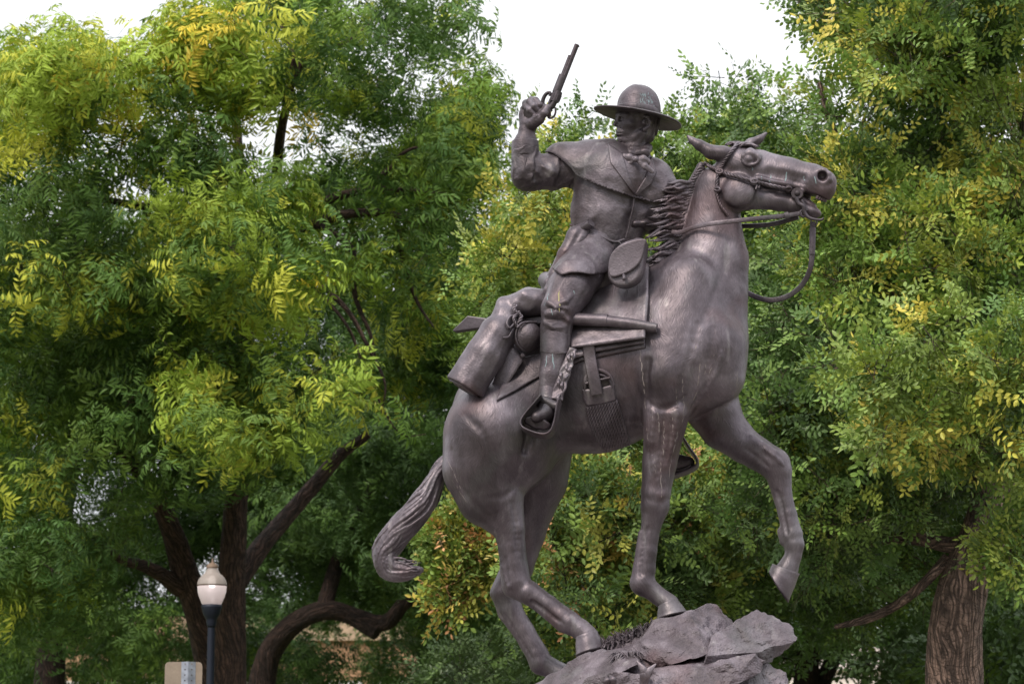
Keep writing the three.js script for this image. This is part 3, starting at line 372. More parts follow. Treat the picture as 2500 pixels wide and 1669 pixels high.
const hairMap = tex(1024, 1024, (u, v, i, j) => { const s = strokes[j * 1024 + i] - 0.5, g = 0.86 + 0.75 * Math.max(0, s) + 0.55 * Math.min(0, s) + 0.06 * grit[(j & 511) * 512 + (i & 511)]; return [g, g * 0.995, g]; }, true);
const clothMap = tex(512, 512, (u, v, i, j) => { const g = 0.88 + 0.10 * grit[j * 512 + i] + 0.12 * tfbm(u, v, 30, 3, 2); return [g, g * 0.995, g]; }, true);
for (const t of [hairBump, hairMap]) t.repeat.set(0.62, 0.62);
for (const t of [clothBump, clothMap]) t.repeat.set(0.9, 0.9);
const bronze = (o = {}) => { const { hair = 0.0045, cloth, gain = 1, scale = 1, ...r } = o; const m = new THREE.MeshStandardMaterial({ color: 0xffffff, vertexColors: true, map: cloth ? clothMap : hairMap, bumpMap: cloth ? clothBump : hairBump, bumpScale: cloth || hair, metalness: 0.5, roughness: 0.44, ...r }); m.userData.patina = { gain, scale }; return m; };
const B = { roll: bronze({ cloth: 0.0012, gain: 0.78, roughness: 0.42 }), horse: bronze({ gain: 1.02 }), cloth: bronze({ cloth: 0.0022, roughness: 0.5, gain: 0.92 }), leather: bronze({ cloth: 0.0014, roughness: 0.46, gain: 0.95 }), hair: bronze({ hair: 0.002, gain: 0.95 }), skin: bronze({ cloth: 0.001, gain: 0.86 }),
  rock: bronze({ cloth: 0.009, roughness: 0.6, gain: 1.12, scale: 1.6, metalness: 0.2 }), hoof: bronze({ cloth: 0.001, gain: 1.0 }), gun: bronze({ cloth: 0.0008, gain: 0.62, roughness: 0.42 }), drip: new THREE.MeshStandardMaterial({ color: 0x8a9da2, roughness: 0.8, metalness: 0 }), chalk: new THREE.MeshStandardMaterial({ color: 0x8d8380, roughness: 0.8, metalness: 0 }), lime: new THREE.MeshStandardMaterial({ color: 0x9c946c, roughness: 0.85, metalness: 0 }) };

// ---------- horse ----------
const horseField = field([860, 300], [2070, 1669], -215, 215, 0.0078);
{
  const F = horseField;
  chain(F, [[1640, 852, 0, 178], [1450, 925, 0, 172]], 40, 0.84);
  chain(F, [[1450, 925, 0, 172], [1280, 985, 0, 120]], 40, 0.86);
  both(F, [[1228, 1072, 52, 140], [1310, 985, 28, 115]], 30); chain(F, [[1430, 840, 0, 120], [1300, 882, 0, 108], [1212, 990, 0, 100]], 40, 0.95);
  chain(F, [[1600, 715, 0, 85], [1470, 790, 0, 95]], 50, 0.7);
  both(F, [[1738, 850, 52, 84], [1752, 918, 52, 66]], 34);
  both(F, [[1690, 700, 40, 80], [1650, 900, 85, 78]], 50);
  chain(F, [[1702, 790, 0, 124], [1738, 640, 0, 90], [1740, 555, 0, 70], [1752, 460, 0, 58]], 18, 0.68);
  // head
  chain(F, [[1792, 397, 0, 41], [1850, 410, 0, 45], [1920, 426, 0, 43], [1984, 440, 0, 37]], 14, 0.8);
  chain(F, [[1984, 440, 0, 36], [2012, 446, 0, 32]], 12, 0.9);
  chain(F, [[2016, 466, 0, 22], [2020, 477, 0, 13]], 12, 1.3);
  chain(F, [[1965, 455, 0, 20], [2010, 470, 0, 15]], 10, 1.3);
  both(F, [[1802, 468, 20, 47], [1822, 472, 18, 38]], 8, 0.62); both(F, [[1803, 469, 44, 36], [1815, 470, 43, 32]], 7, 0.4);
  both(F, [[1828, 480, 14, 30], [1900, 490, 11, 24], [1944, 500, 8, 19]], 10, 0.8);
  chain(F, [[1944, 503, 0, 19], [1985, 518, 0, 14], [1996, 521, 0, 10]], 8, 1.4);
  chain(F, [[1962, 474, 0, 5], [1990, 485, 0, 8], [2014, 498, 0, 12]], 3, 5, -1);
  both(F, [[1850, 436, 38, 8], [1925, 446, 26, 6]], 10);           // cheek ridge
  both(F, [[1832, 375, 34, 15], [1850, 382, 34, 10]], 8);           // brow
  both(F, [[1829, 389, 58, 17]], 5, 1, -1); both(F, [[1829, 389, 34, 15]], 2);
  both(F, [0, 1, 2, 3, 4, 5, 6, 7, 8, 9, 10, 11, 12].map(i => { const a = i / 12 * 6.283, s = Math.sin(a) < 0 ? 1 : 0.6; return [1831 + 19 * Math.cos(a) + (Math.cos(a) > 0.8 ? 4 : 0), 388 + 15 * Math.sin(a), 42, 3.6 * s + 0.8]; }), 4);
  both(F, [[1995, 423, 22, 7], [2003, 417, 24, 7], [2014, 417, 24, 7], [2024, 425, 24, 7], [2025, 438, 24, 7], [2014, 446, 24, 7], [2002, 444, 23, 6], [1995, 435, 22, 6], [1995, 423, 22, 7]], 5);
  both(F, [[2011, 431, 46, 13], [2007, 429, 22, 11]], 3, 1, -1);
  both(F, [[1900, 470, 30, 6], [1955, 478, 24, 5]], 8, 1, -1);      // groove above the jaw bar
  both(F, [[1850, 470, 44, 4], [1842, 500, 44, 5], [1826, 520, 40, 6]], 6, 1, -1);
  both(F, [[1880, 421, 40, 8], [1960, 436, 34, 6]], 14, 1, -1);
  both(F, [[1940, 480, 25, 7], [1957, 468, 25, 6]], 5); chain(F, [[1930, 484, -4, 13], [1962, 490, -4, 10], [1986, 504, -2, 8]], 3, 1.6); chain(F, [[1940, 470, -20, 14], [1970, 484, -22, 10]], 4); 
  // ears
  chain(F, [[1768, 374, 20, 19], [1736, 371, 24, 17], [1708, 354, 27, 13], [1690, 343, 28, 8], [1679, 331, 29, 3]], 8);
  chain(F, [[1812, 372, -16, 17], [1834, 352, -22, 15], [1854, 340, -25, 10], [1871, 325, -27, 4]], 8); chain(F, [[1842, 357, -10, 6], [1868, 334, -14, 4]], 3, 1, -1);
  // near foreleg
  chain(F, [[1640, 880, 70, 92], [1628, 985, 78, 62], [1623, 1040, 78, 50], [1610, 1130, 76, 41], [1602, 1200, 75, 35], [1600, 1235, 75, 34], [1590, 1283, 75, 23], [1580, 1345, 75, 23], [1574, 1390, 75, 25], [1568, 1424, 75, 29]], 14);
  chain(F, [[1568, 1422, 75, 27], [1602, 1450, 75, 21], [1634, 1474, 75, 24]], 7);
  chain(F, [[1620, 925, 124, 46]], 34); chain(F, [[1600, 1005, 118, 26], [1596, 1075, 112, 20]], 14); chain(F, [[1648, 1010, 112, 24], [1634, 1090, 104, 16]], 12);
  chain(F, [[1592, 1206, 100, 8], [1610, 1210, 100, 8]], 14); chain(F, [[1565, 1300, 84, 7], [1552, 1400, 84, 8]], 6); chain(F, [[1622, 1060, 128, 3], [1620, 1190, 116, 4]], 10, 1, -1);
  chain(F, [[1576, 880, 165, 7], [1576, 1000, 150, 8]], 16, 1, -1); chain(F, [[1588, 983, 160, 5], [1630, 990, 158, 5], [1672, 968, 150, 6]], 9, 1, -1); chain(F, [[1690, 985, 130, 10], [1700, 900, 152, 7]], 20, 1, -1);
  chain(F, [[1578, 1290, 104, 6], [1566, 1400, 104, 5]], 8, 1, -1);
  // far foreleg
  chain(F, [[1735, 985, -70, 70], [1765, 1042, -78, 56], [1815, 1086, -80, 43], [1855, 1110, -80, 39], [1890, 1132, -80, 39], [1900, 1150, -80, 33], [1909, 1200, -80, 24], [1923, 1255, -80, 22], [1934, 1305, -80, 25], [1939, 1328, -80, 24], [1937, 1358, -80, 19], [1922, 1392, -80, 27]], 9);
  chain(F, [[1838, 1074, -50, 9], [1890, 1104, -49, 8]], 16); chain(F, [[1895, 1200, -56, 4], [1920, 1300, -54, 4]], 7, 1, -1); chain(F, [[1905, 1296, -78, 7], [1912, 1322, -78, 9]], 8);
  // near hind leg
  chain(F, [[1218, 1062, 78, 132], [1185, 1140, 84, 104], [1196, 1205, 86, 82], [1222, 1250, 88, 55], [1243, 1290, 88, 38], [1250, 1335, 87, 32], [1257, 1385, 86, 32], [1262, 1420, 86, 34]], 22);
  chain(F, [[1248, 1438, 86, 20], [1290, 1446, 86, 28], [1338, 1478, 86, 25], [1372, 1504, 86, 25], [1391, 1520, 86, 27], [1418, 1536, 86, 24], [1434, 1550, 86, 25]], 8);
  chain(F, [[1232, 1330, 92, 10], [1232, 1395, 88, 10], [1240, 1430, 86, 13]], 8); chain(F, [[1244, 1400, 112, 6], [1246, 1430, 112, 7]], 6); chain(F, [[1300, 1470, 108, 5], [1360, 1516, 108, 5]], 7, 1, -1); chain(F, [[1300, 1474, 90, 8], [1370, 1532, 90, 10]], 6);
  chain(F, [[1140, 1213, 190, 5], [1205, 1214, 186, 6], [1262, 1180, 172, 7]], 16, 1, -1); chain(F, [[1214, 1258, 150, 6], [1216, 1330, 120, 4]], 10, 1, -1);
  chain(F, [[1232, 1362, 118, 4], [1238, 1420, 120, 5]], 7, 1, -1); chain(F, [[1296, 1050, 168, 7], [1284, 1096, 160, 7]], 24, 1, -1);
  
  // far hind leg
  chain(F, [[1290, 1080, -80, 112], [1302, 1165, -84, 86], [1292, 1240, -85, 61], [1288, 1300, -85, 44], [1266, 1385, -85, 37], [1234, 1448, -85, 34], [1245, 1490, -85, 31], [1278, 1540, -85, 27], [1312, 1598, -85, 27], [1320, 1618, -85, 28], [1348, 1632, -85, 24], [1376, 1648, -85, 28]], 9);
  chain(F, [[1226, 1400, -85, 10], [1209, 1448, -85, 13]], 10); chain(F, [[1215, 1500, -62, 5], [1272, 1600, -62, 6]], 8, 1, -1);
  // neck and chest modelling
  chain(F, [[1822, 850, 0, 7], [1826, 940, 0, 7]], 26, 1, -1); 
  chain(F, [[1712, 405, 14, 10], [1690, 445, 14, 9], [1674, 513, 14, 9], [1668, 570, 14, 10]], 6);
  // creases between the muscles, tendons and veins
  const line = (pts, r, k, mode, out = 0) => { const cv = new THREE.CatmullRomCurve3(pts.map(q => V(q[0], q[1], 0)), false, 'centripetal'), l = []; for (let i = 0; i <= 8; i++) { const q = cv.getPoint(i / 8), p = hit(F, q.x, q.y, out * M); if (p) { p.r = r * M * (0.35 + 0.65 * Math.sin(Math.PI * (0.12 + 0.76 * i / 8))); l.push(p); } } if (l.length > 1) F.bones(l, k * M, 1, mode); };
  for (const [r, k, ...pts] of [[5, 9, [1586, 986], [1612, 997], [1642, 992], [1674, 968]], [4, 12, [1582, 880], [1575, 940], [1580, 988]], [3, 16, [1704, 790], [1690, 850], [1672, 915], [1662, 965]], [3.5, 14, [1744, 800], [1737, 860], [1722, 925]], [4, 16, [1784, 585], [1772, 650], [1748, 720], [1718, 785]], [3.5, 14, [1098, 1100], [1116, 1180], [1160, 1235], [1204, 1276]], [4, 12, [1192, 1216], [1230, 1213], [1264, 1188]], [3.5, 12, [1286, 1040], [1290, 1066], [1284, 1090]], [3, 10, [1252, 1228], [1262, 1290], [1264, 1345]], [2.6, 8, [1619, 1030], [1615, 1100], [1606, 1165]], [2.4, 8, [1642, 1022], [1634, 1080], [1624, 1130]], [2.4, 7, [1573, 1295], [1562, 1395]], [2.6, 8, [1820, 1094], [1848, 1116], [1876, 1140]], [2.4, 7, [1904, 1205], [1921, 1295]], [2.6, 8, [1690, 1000], [1712, 960], [1734, 930]], [2.4, 7, [1300, 1466], [1340, 1496], [1376, 1524]], [2.4, 7, [1232, 1500], [1268, 1560], [1298, 1606]], [2.2, 6, [1880, 432], [1930, 440], [1972, 452]], [2.2, 6, [1846, 486], [1838, 504], [1824, 514]], [3, 14, [1130, 1010], [1180, 1060], [1210, 1120]]]) line(pts, k >= 12 ? r * 0.8 : r, k, -1, k >= 12 ? r + 1.5 : 1.5);
  for (const [r, k, ...pts] of [[2.6, 7, [1884, 446], [1916, 452], [1950, 456]], [2.4, 7, [1600, 1010], [1591, 1080], [1597, 1150]], [2.4, 7, [1655, 1000], [1648, 1060], [1634, 1120]], [2.4, 7, [1214, 1290], [1222, 1350], [1234, 1420]], [2.4, 8, [1760, 860], [1752, 900], [1730, 940]], [2.4, 7, [1868, 1096], [1896, 1118], [1912, 1136]]]) line(pts, r, k, 1, -1);
  // uneven modelling, rings of slack skin on the legs
  F.each((p, d) => { const [, y] = pxOf(p); const n = fbm(p.x * 5, p.y * 5, p.z * 5 + 3, 3); return d + 0.0045 * n + 0.0025 * fbm(p.x * 17, p.y * 17, p.z * 17, 2); }, 3);
}
const horse = obj('horse', horseField.mesh(), B.horse, statue);
const HF = horseField;
function hoof(Lt, Rt, Lb, Rb, w, lt, lb, name = 'hoof') {  // ellipse under the coronet to ellipse on the sole, given by their ends in the photograph
  const A = [P(...Lt, w), P(...Rt, w)], C = [P(...Lb, w), P(...Rb, w)], N = 28, R = 9, pos = [], idx = [], c0 = A[0].clone().lerp(A[1], 0.5), c1 = C[0].clone().lerp(C[1], 0.5), h0 = A[1].clone().sub(A[0]).multiplyScalar(0.5), h1 = C[1].clone().sub(C[0]).multiplyScalar(0.5);
  for (let i = 0; i <= R; i++) { const t0 = i / R, t = Math.max(0, (t0 - 0.12) / 0.88), c = c0.clone().lerp(c1, t), h = h0.clone().lerp(h1, t), l = lerp(lt, lb, t) * M, e = i === 0 ? 0.93 : i === 1 ? 1.015 : 1.0; for (let j = 0; j < N; j++) { const a = j / N * 2 * Math.PI, rg = 1 + 0.012 * Math.sin(t * 40); pos.push(c.x + h.x * Math.cos(a) * e * rg, c.y + h.y * Math.cos(a) * e * rg, c.z + h.z * Math.cos(a) * e + Math.sin(a) * l * e * rg); } }
  for (let i = 0; i < R; i++) for (let j = 0; j < N; j++) { const a = i * N + j, b = i * N + (j + 1) % N; idx.push(a, b, a + N, b, b + N, a + N); }
  for (const [row, cc] of [[0, c0], [R, c1]]) { const k = pos.length / 3; pos.push(cc.x, cc.y, cc.z); for (let j = 0; j < N; j++) idx.push(k, row * N + j, row * N + (j + 1) % N); }
  let g = new THREE.BufferGeometry(); g.setAttribute('position', new THREE.Float32BufferAttribute(pos, 3)); g.setIndex(idx); g.computeVertexNormals(); fixWind(g); return obj(name, boxUV(g), B.hoof, horse);
}
function fixWind(g) { // turn normals outward from the middle
  const p = g.attributes.position, n = g.attributes.normal, c = V(), a = V(), b = V(); g.computeBoundingBox(); g.boundingBox.getCenter(c); let s = 0; for (let i = 0; i < p.count; i++) s += a.fromBufferAttribute(p, i).sub(c).dot(b.fromBufferAttribute(n, i));
  if (s < 0) { const x = g.index.array; for (let i = 0; i < x.length; i += 3) { const t = x[i]; x[i] = x[i + 1]; x[i + 1] = t; } g.computeVertexNormals(); } return g;
}
hoof([1608, 1481], [1653, 1460], [1604, 1514], [1680, 1494], 75, 28, 38);
hoof([1406, 1556], [1458, 1539], [1407, 1604], [1476, 1582], 86, 28, 40);
hoof([1886, 1376], [1953, 1400], [1878, 1394], [1925, 1471], -80, 30, 42);
hoof([1360, 1662], [1400, 1640], [1368, 1700], [1424, 1670], -85, 28, 38);
{ // tail: a core with locks lying along it
  const spine = [[1088, 1120, 0], [1068, 1160, 4], [1040, 1215, 10], [1004, 1262, 16], [965, 1308, 20], [940, 1351, 22], [950, 1384, 24], [984, 1397, 26], [1028, 1391, 28]].map(q => P(...q)), rad = [14, 22, 31, 34, 34, 33, 30, 24, 8];
  const cv = new THREE.CatmullRomCurve3(spine, false, 'centripetal'), R = t => { const f = t * (rad.length - 1), i = Math.min(rad.length - 2, f | 0); return lerp(rad[i], rad[i + 1], f - i) * M; };
  const parts = [tube(spine, rad.map(r => r * 0.9 * M), 20, { steps: 60 })];
  const F = field([870, 1090], [1120, 1440], -60, 100, 0.0044), pt = (t, a, k) => { t = clamp(t, 0, 1); const p = cv.getPoint(t), T = cv.getTangent(t), s = V().crossVectors(T, V(0, 0, 1)).normalize(), b = V().crossVectors(s, T), r = R(t) * k; return p.addScaledVector(s, Math.cos(a) * r).addScaledVector(b, Math.sin(a) * r); };
  { const l = []; for (let i = 0; i <= 24; i++) { const p = cv.getPoint(i / 24); p.r = R(i / 24) * 0.88; l.push(p); } F.bones(l, 0.005); }
  for (let q = 0; q < 190; q++) { // locks that twist round the core
    const lock = Math.floor(q / 4), h = Math.sin(lock * 12.9898) * 43758.5453, u0 = h - Math.floor(h), h2 = Math.sin(lock * 78.233) * 12543.21, u1 = h2 - Math.floor(h2), t0 = Math.max(0, u0 * 0.72 + rr(-0.02, 0.02)), t1 = Math.min(1, t0 + 0.28 + 0.2 * u1 + rr(-0.03, 0.03)), a0 = lock * 2.399 + (q % 4) * 0.15, tw = -0.9 + u1 * 0.8, l = [], r0 = rr(2.4, 4.2) * M;
    for (let i = 0; i <= 12; i++) { const f = i / 12, p = pt(lerp(t0, t1, f), a0 * 1 + tw * f + 0.18 * Math.sin(f * 8 + lock), 0.90 + 0.06 * Math.sin(f * 6 + lock)); p.r = r0 * (f < 0.15 ? 0.5 + f * 3.3 : f > 0.75 ? 1 - (f - 0.75) * 3.2 : 1); l.push(p); }
    F.bones(l, 0.004);
  }
  for (let q = 0; q < 26; q++) { const a = rr(-1, 1), w = rr(8, 44), x0 = rr(930, 965), y0 = 1384 + a * 24, e = rr(0.75, 1.06), l = []; for (let i = 0; i <= 8; i++) { const f = i / 8, p = P(lerp(x0, 1030, f * e), lerp(y0, 1391 + a * 15, f) + 5 * Math.sin(f * 5 + q), w); p.r = 4.6 * M * (1 - 0.86 * f); l.push(p); } F.bones(l, 0.004); }
  parts.length = 0; parts.push(F.mesh());
  obj('tail', parts, B.hair, horse);
}
{ // mane blown back in wavy locks from the crest, cast as one mass
  const crest = [[1708, 408], [1686, 446], [1672, 490], [1667, 520], [1662, 560], [1654, 605], [1643, 640], [1632, 668]], parts = [], F = field([1560, 390], [1720, 715], -20, 130, 0.0036);
  const C = t => { const f = t * (crest.length - 1), i = Math.min(crest.length - 2, f | 0); return [lerp(crest[i][0], crest[i + 1][0], f - i), lerp(crest[i][1], crest[i + 1][1], f - i)]; };
  for (let q = 0; q < 230; q++) {
    const t = 0.13 + 0.87 * ((q + rr(-0.4, 0.4)) / 230), [x, y] = C(clamp(t, 0, 1)), lock = Math.floor(q / 6), ph = lock * 0.9, L = rr(0.85, 1.05) * (62 + 30 * (0.5 + 0.5 * Math.sin(lock * 2.3))) * (t > 0.85 ? 0.75 : t < 0.28 ? 0.86 : 1), sag = (t < 0.2 ? 0 : t > 0.65 ? 18 : 8) + 7 * Math.sin(lock * 1.7), am = 2.6 + 1.2 * Math.sin(lock * 3.1), lay = 26 * (0.5 + 0.5 * Math.sin(q * 2.399)), r = rr(2.6, 4.4), pts = [], my = C(clamp((lock * 6 + 3) / 230 * 0.87 + 0.13, 0, 1))[1];
    for (let i = 0; i <= 10; i++) { const f = i / 10; pts.push([x + 8 - L * f, lerp(y, my, 0.75 * f) + sag * f * f + am * Math.min(1, f * 2.2) * Math.sin(f * 8.5 + ph), 4 + lay * (0.5 + 0.5 * f) + 30 * f + 4 * Math.sin(f * 7 + ph * 2), r * (f < 0.7 ? 1 : 1 - (f - 0.7) / 0.36)]); }
    chain(F, pts, 1.6);
  }
  parts.push(F.mesh());
  for (let q = 0; q < 46; q++) { // forelock between the ears
    const x = rr(1770, 1822), n = 8, pts = [], e = rr(22, 40), ph = rr(0, 6), w = rr(-28, 16); for (let i = 0; i <= n; i++) { const f = i / n; pts.push(P(x + e * f, 354 - 8 * Math.sin(f * 2.9) + (x + e * f - 1770) * 0.08 + 1.2 * Math.sin(f * 6 + ph), w + 3 * Math.sin(f * 5 + ph))); }
    const r = rr(2.5, 4.5) * M; parts.push(tube(pts, [r * 0.5, r, r, r * 0.2], 5, { steps: 14 }));
  }
  for (let q = 0; q < 40; q++) { const t = q / 40 * 0.95, [x, y] = C(t), r = rr(2.4, 4) * M, pts = []; for (let i = 0; i <= 4; i++) pts.push(P(x + 14 - i * 5, y + rr(-2, 2) + i, 20 + i)); parts.push(tube(pts, [r * 0.3, r, r * 0.8], 5, { steps: 8 })); }
  obj('mane', parts, B.hair, horse);
}
for (const s of [1, -1]) obj('eye', new THREE.SphereGeometry(13.5 * M, 24, 16).translate(...P(1829, 389, s * 36).toArray()), B.skin, horse);
{ // teeth
  const parts = []; for (let i = 0; i < 5; i++) parts.push(new RoundedBoxGeometry(7 * M, 10 * M, 8 * M, 2, 2 * M).rotateZ(-0.4).translate(...P(1996 + i * 5, 482 + i * 1.6, 16 - i * 3).toArray()));
  for (let i = 0; i < 4; i++) parts.push(new RoundedBoxGeometry(7 * M, 8 * M, 8 * M, 2, 2 * M).rotateZ(-0.5).translate(...P(1980 + i * 5, 505 + i * 2.4, 14 - i * 3).toArray()));
  obj('teeth', parts, B.skin, horse);
}
// ---------- tack that lies on the horse ----------
const drape = (rows, off, F = HF) => rows.map(([x, y, o = 0]) => { const h = hit(F, x, y, (off + o) * M); return h || P(x, y, 60); });
const normalsUp = (pts, F = HF) => t => F.normal(pts[Math.round(t * (pts.length - 1))], 0.02);
function strap(rows, width, thick, off, F = HF) { const c = new THREE.CatmullRomCurve3(rows.map(q => V(q[0], q[1], q[2] || 0)), false, 'centripetal'), n = rows.length * 4, pts = []; for (let i = 0; i <= n; i++) { const q = c.getPoint(i / n); pts.push(drape([[q.x, q.y, q.z]], off, F)[0]); } return tube(pts, width * M / 2, 10, { flat: thick / width, steps: n * 2, up: normalsUp(pts, F) }); }
function rope(rows, r, off, F = HF) { // two twisted strands
  const c = new THREE.CatmullRomCurve3(rows.map(q => V(q[0], q[1], q[2] || 0)), false, 'centripetal'), n = Math.max(10, Math.round(c.getLength() / 3)), out = [];
  const base = []; for (let i = 0; i <= n; i++) { const q = c.getPoint(i / n); base.push(drape([[q.x, q.y, q.z]], off + r * 0.6, F)[0]); }
  const cb = new THREE.CatmullRomCurve3(base); for (let s = 0; s < 3; s++) { const pts = []; for (let i = 0; i <= n; i++) { const T = cb.getTangent(i / n), N = F.normal(base[i], 0.02), S = V().crossVectors(T, N), a = i * 0.75 + s * 2.094; pts.push(base[i].clone().addScaledVector(N, Math.cos(a) * r * 0.55 * M).addScaledVector(S, Math.sin(a) * r * 0.55 * M)); } out.push(tube(pts, r * 0.62 * M, 6, { steps: n * 2 })); }
  return out;
}
// sheet between four edges given in the photograph, lying off pixels above the field
const along = (l, t) => { const f = t * (l.length - 1), i = Math.min(l.length - 2, f | 0); return l[i].map((v, k) => lerp(v, l[i + 1][k], f - i)); };
function coons(top, bottom, left, right, u, v) { const a = along(top, u), b = along(bottom, u), c = along(left, v), d = along(right, v); return a.map((_, k) => a[k] * (1 - v) + b[k] * v + c[k] * (1 - u) + d[k] * u - (top[0][k] * (1 - u) * (1 - v) + top.at(-1)[k] * u * (1 - v) + bottom[0][k] * (1 - u) * v + bottom.at(-1)[k] * u * v)); }
function sheet(pt, nu, nv, thick) { // pt(u, v) -> [point, normal]; a slab with closed edges
  const pos = [], idx = [], S = nu + 1; for (const s of [0, 1]) for (let j = 0; j <= nv; j++) for (let i = 0; i <= nu; i++) { const [p, n] = pt(i / nu, j / nv); const e = (i === 0 || j === 0 || i === nu || j === nv) ? 0.7 : 1; const q = p.clone().addScaledVector(n, s ? -thick : 0); if (!s) q.addScaledVector(n, -(1 - e) * thick); pos.push(q.x, q.y, q.z); }
  const H = S * (nv + 1), f = (a, b, c, d) => idx.push(a, b, c, a, c, d); for (let j = 0; j < nv; j++) for (let i = 0; i < nu; i++) { const a = j * S + i; f(a, a + S, a + S + 1, a + 1); f(H + a, H + a + 1, H + a + S + 1, H + a + S); }
  for (let i = 0; i < nu; i++) { f(i, i + 1, H + i + 1, H + i); const a = nv * S + i; f(a + 1, a, H + a, H + a + 1); } for (let j = 0; j < nv; j++) { const a = j * S; f(a + S, a, H + a, H + a + S); const b = a + nu; f(b, b + S, H + b + S, H + b); }
  const g = new THREE.BufferGeometry(); g.setAttribute('position', new THREE.Float32BufferAttribute(pos, 3)); g.setIndex(idx); const [p0, n0] = pt(0.5, 0.5); g.computeVertexNormals();
  const m = Math.floor(nv / 2) * S + Math.floor(nu / 2), nn = g.attributes.normal; if (n0.dot(V(nn.getX(m), nn.getY(m), nn.getZ(m))) < 0) { for (let i = 0; i < idx.length; i += 3) { const t = idx[i]; idx[i] = idx[i + 1]; idx[i + 1] = t; } g.setIndex(idx); g.computeVertexNormals(); }
  return boxUV(g);
}
const patch = (top, bottom, left, right, off, thick, nu = 24, nv = 24, F = HF, wob = 0) => sheet((u, v) => { const q = coons(top, bottom, left, right, u, v), o = typeof off === 'function' ? off(u, v) : off; const p = hit(F, q[0], q[1], o * M) || P(q[0], q[1], 80), n = F.normal(p, 0.03); if (wob) p.addScaledVector(n, wob * M * fbm(p.x * 8, p.y * 8, p.z * 8, 3)); return [p, n]; }, nu, nv, thick * M);
const W3 = (rows, w) => rows.map(q => P(q[0], q[1], q[2] ?? w));
// ---------- saddle and tack ----------
const saddle = new THREE.Group(); saddle.name = numbered('saddle'); statue.add(saddle);
const bridle = new THREE.Group(); bridle.name = numbered('bridle'); statue.add(bridle);
{
  const F = field([1290, 560], [1640, 830], -150, 190, 0.011);        // tree, swell, cantle and horn
  chain(F, [[1400, 735, 0, 84], [1530, 668, 0, 64]], 26, 1.2); chain(F, [[1500, 660, 60, 34], [1550, 622, 40, 26]], 24); chain(F, [[1552, 610, 0, 30], [1550, 575, 0, 17], [1549, 560, 0, 15]], 14);
  chain(F, [[1338, 690, -70, 13], [1334, 684, 0, 20], [1340, 690, 78, 14]], 10); chain(F, [[1360, 745, 90, 36]], 30);
  obj('saddle_tree', F.mesh(), B.leather, saddle);
  const horn = [[1538, 556, 10, 9], [1556, 550, 6, 13], [1580, 549, 0, 13], [1600, 552, -4, 8]], H = field([1515, 525], [1625, 580], -50, 60, 0.006); chain(H, horn, 6, 2.4); obj('saddle_horn', H.mesh(), B.leather, saddle);
}
obj('saddle_blanket', [patch([[1330, 800], [1450, 800], [1574, 760]], [[1212, 976], [1260, 952], [1322, 916], [1420, 880], [1572, 848]], [[1240, 880], [1212, 976]], [[1574, 760], [1572, 848]], 7, 6, 40, 20, HF, 5)], B.cloth, saddle);
obj('saddle_skirt', [patch([[1392, 720], [1470, 640], [1582, 640]], [[1392, 848], [1440, 842], [1510, 834], [1573, 824]], [[1392, 720], [1390, 800], [1392, 848]], [[1582, 640], [1580, 740], [1573, 824]], (u, v) => 13 + 20 * v * v * v, 7, 40, 30, HF, 5),
  patch([[1395, 800], [1572, 800]], [[1395, 876], [1450, 858], [1572, 836]], [[1395, 800], [1395, 876]], [[1572, 800], [1572, 836]], (u, v) => 12 + 6 * v, 5, 24, 12)], B.leather, saddle);
for (const [a, b] of [[[[1500, 700], [1488, 774]], 9], [[[1533, 698], [1514, 772]], 9], [[[1558, 690], [1556, 780]], 5]]) obj('saddle_string', strap(a, Math.min(b, 5), 2.4, 14.4), B.leather, saddle);
// girth: strap, ring, plate and woven cords round the belly
const girth = new THREE.Group(); girth.name = numbered('girth'); statue.add(girth);
obj('billet_strap', [strap([[1436, 838, 10], [1440, 870], [1446, 905], [1452, 935], [1457, 962]], 30, 7, 16)], B.leather, girth);
{ const ring = []; for (let i = 0; i < 20; i++) { const a = i / 20 * 6.283; ring.push(drape([[1461 + 33 * Math.cos(a), 948 + 33 * Math.sin(a)]], 7)[0]); } obj('girth_ring', [tube(ring, 4 * M, 8, { closed: true, steps: 60 }), tube(drape([[1430, 936], [1452, 930], [1490, 922]], 13), 3.4 * M, 8)], B.gun, girth); }
obj('girth_plate', [patch([[1420, 950], [1460, 948], [1498, 937]], [[1431, 992], [1466, 988], [1505, 978]], [[1420, 950], [1423, 975], [1431, 992]], [[1498, 937], [1502, 960], [1505, 978]], 11, 8, 16, 14), strap([[1428, 950], [1432, 918], [1458, 903], [1486, 914], [1498, 940]], 9, 5, 6)], B.leather, girth);
for (let i = 0; i < 11; i++) { // each cord is two strands plaited
  const f = i / 10, top = [lerp(1433, 1503, f), lerp(991, 977, f)], c = [top, [lerp(1441, 1514, f), lerp(1030, 1012, f)], [lerp(1456, 1524, f), lerp(1064, 1046, f)], [lerp(1478, 1537, f), lerp(1101, 1084, f)]];
  obj('girth_cord', rope(c, 4.4, 3), B.leather, girth);
}
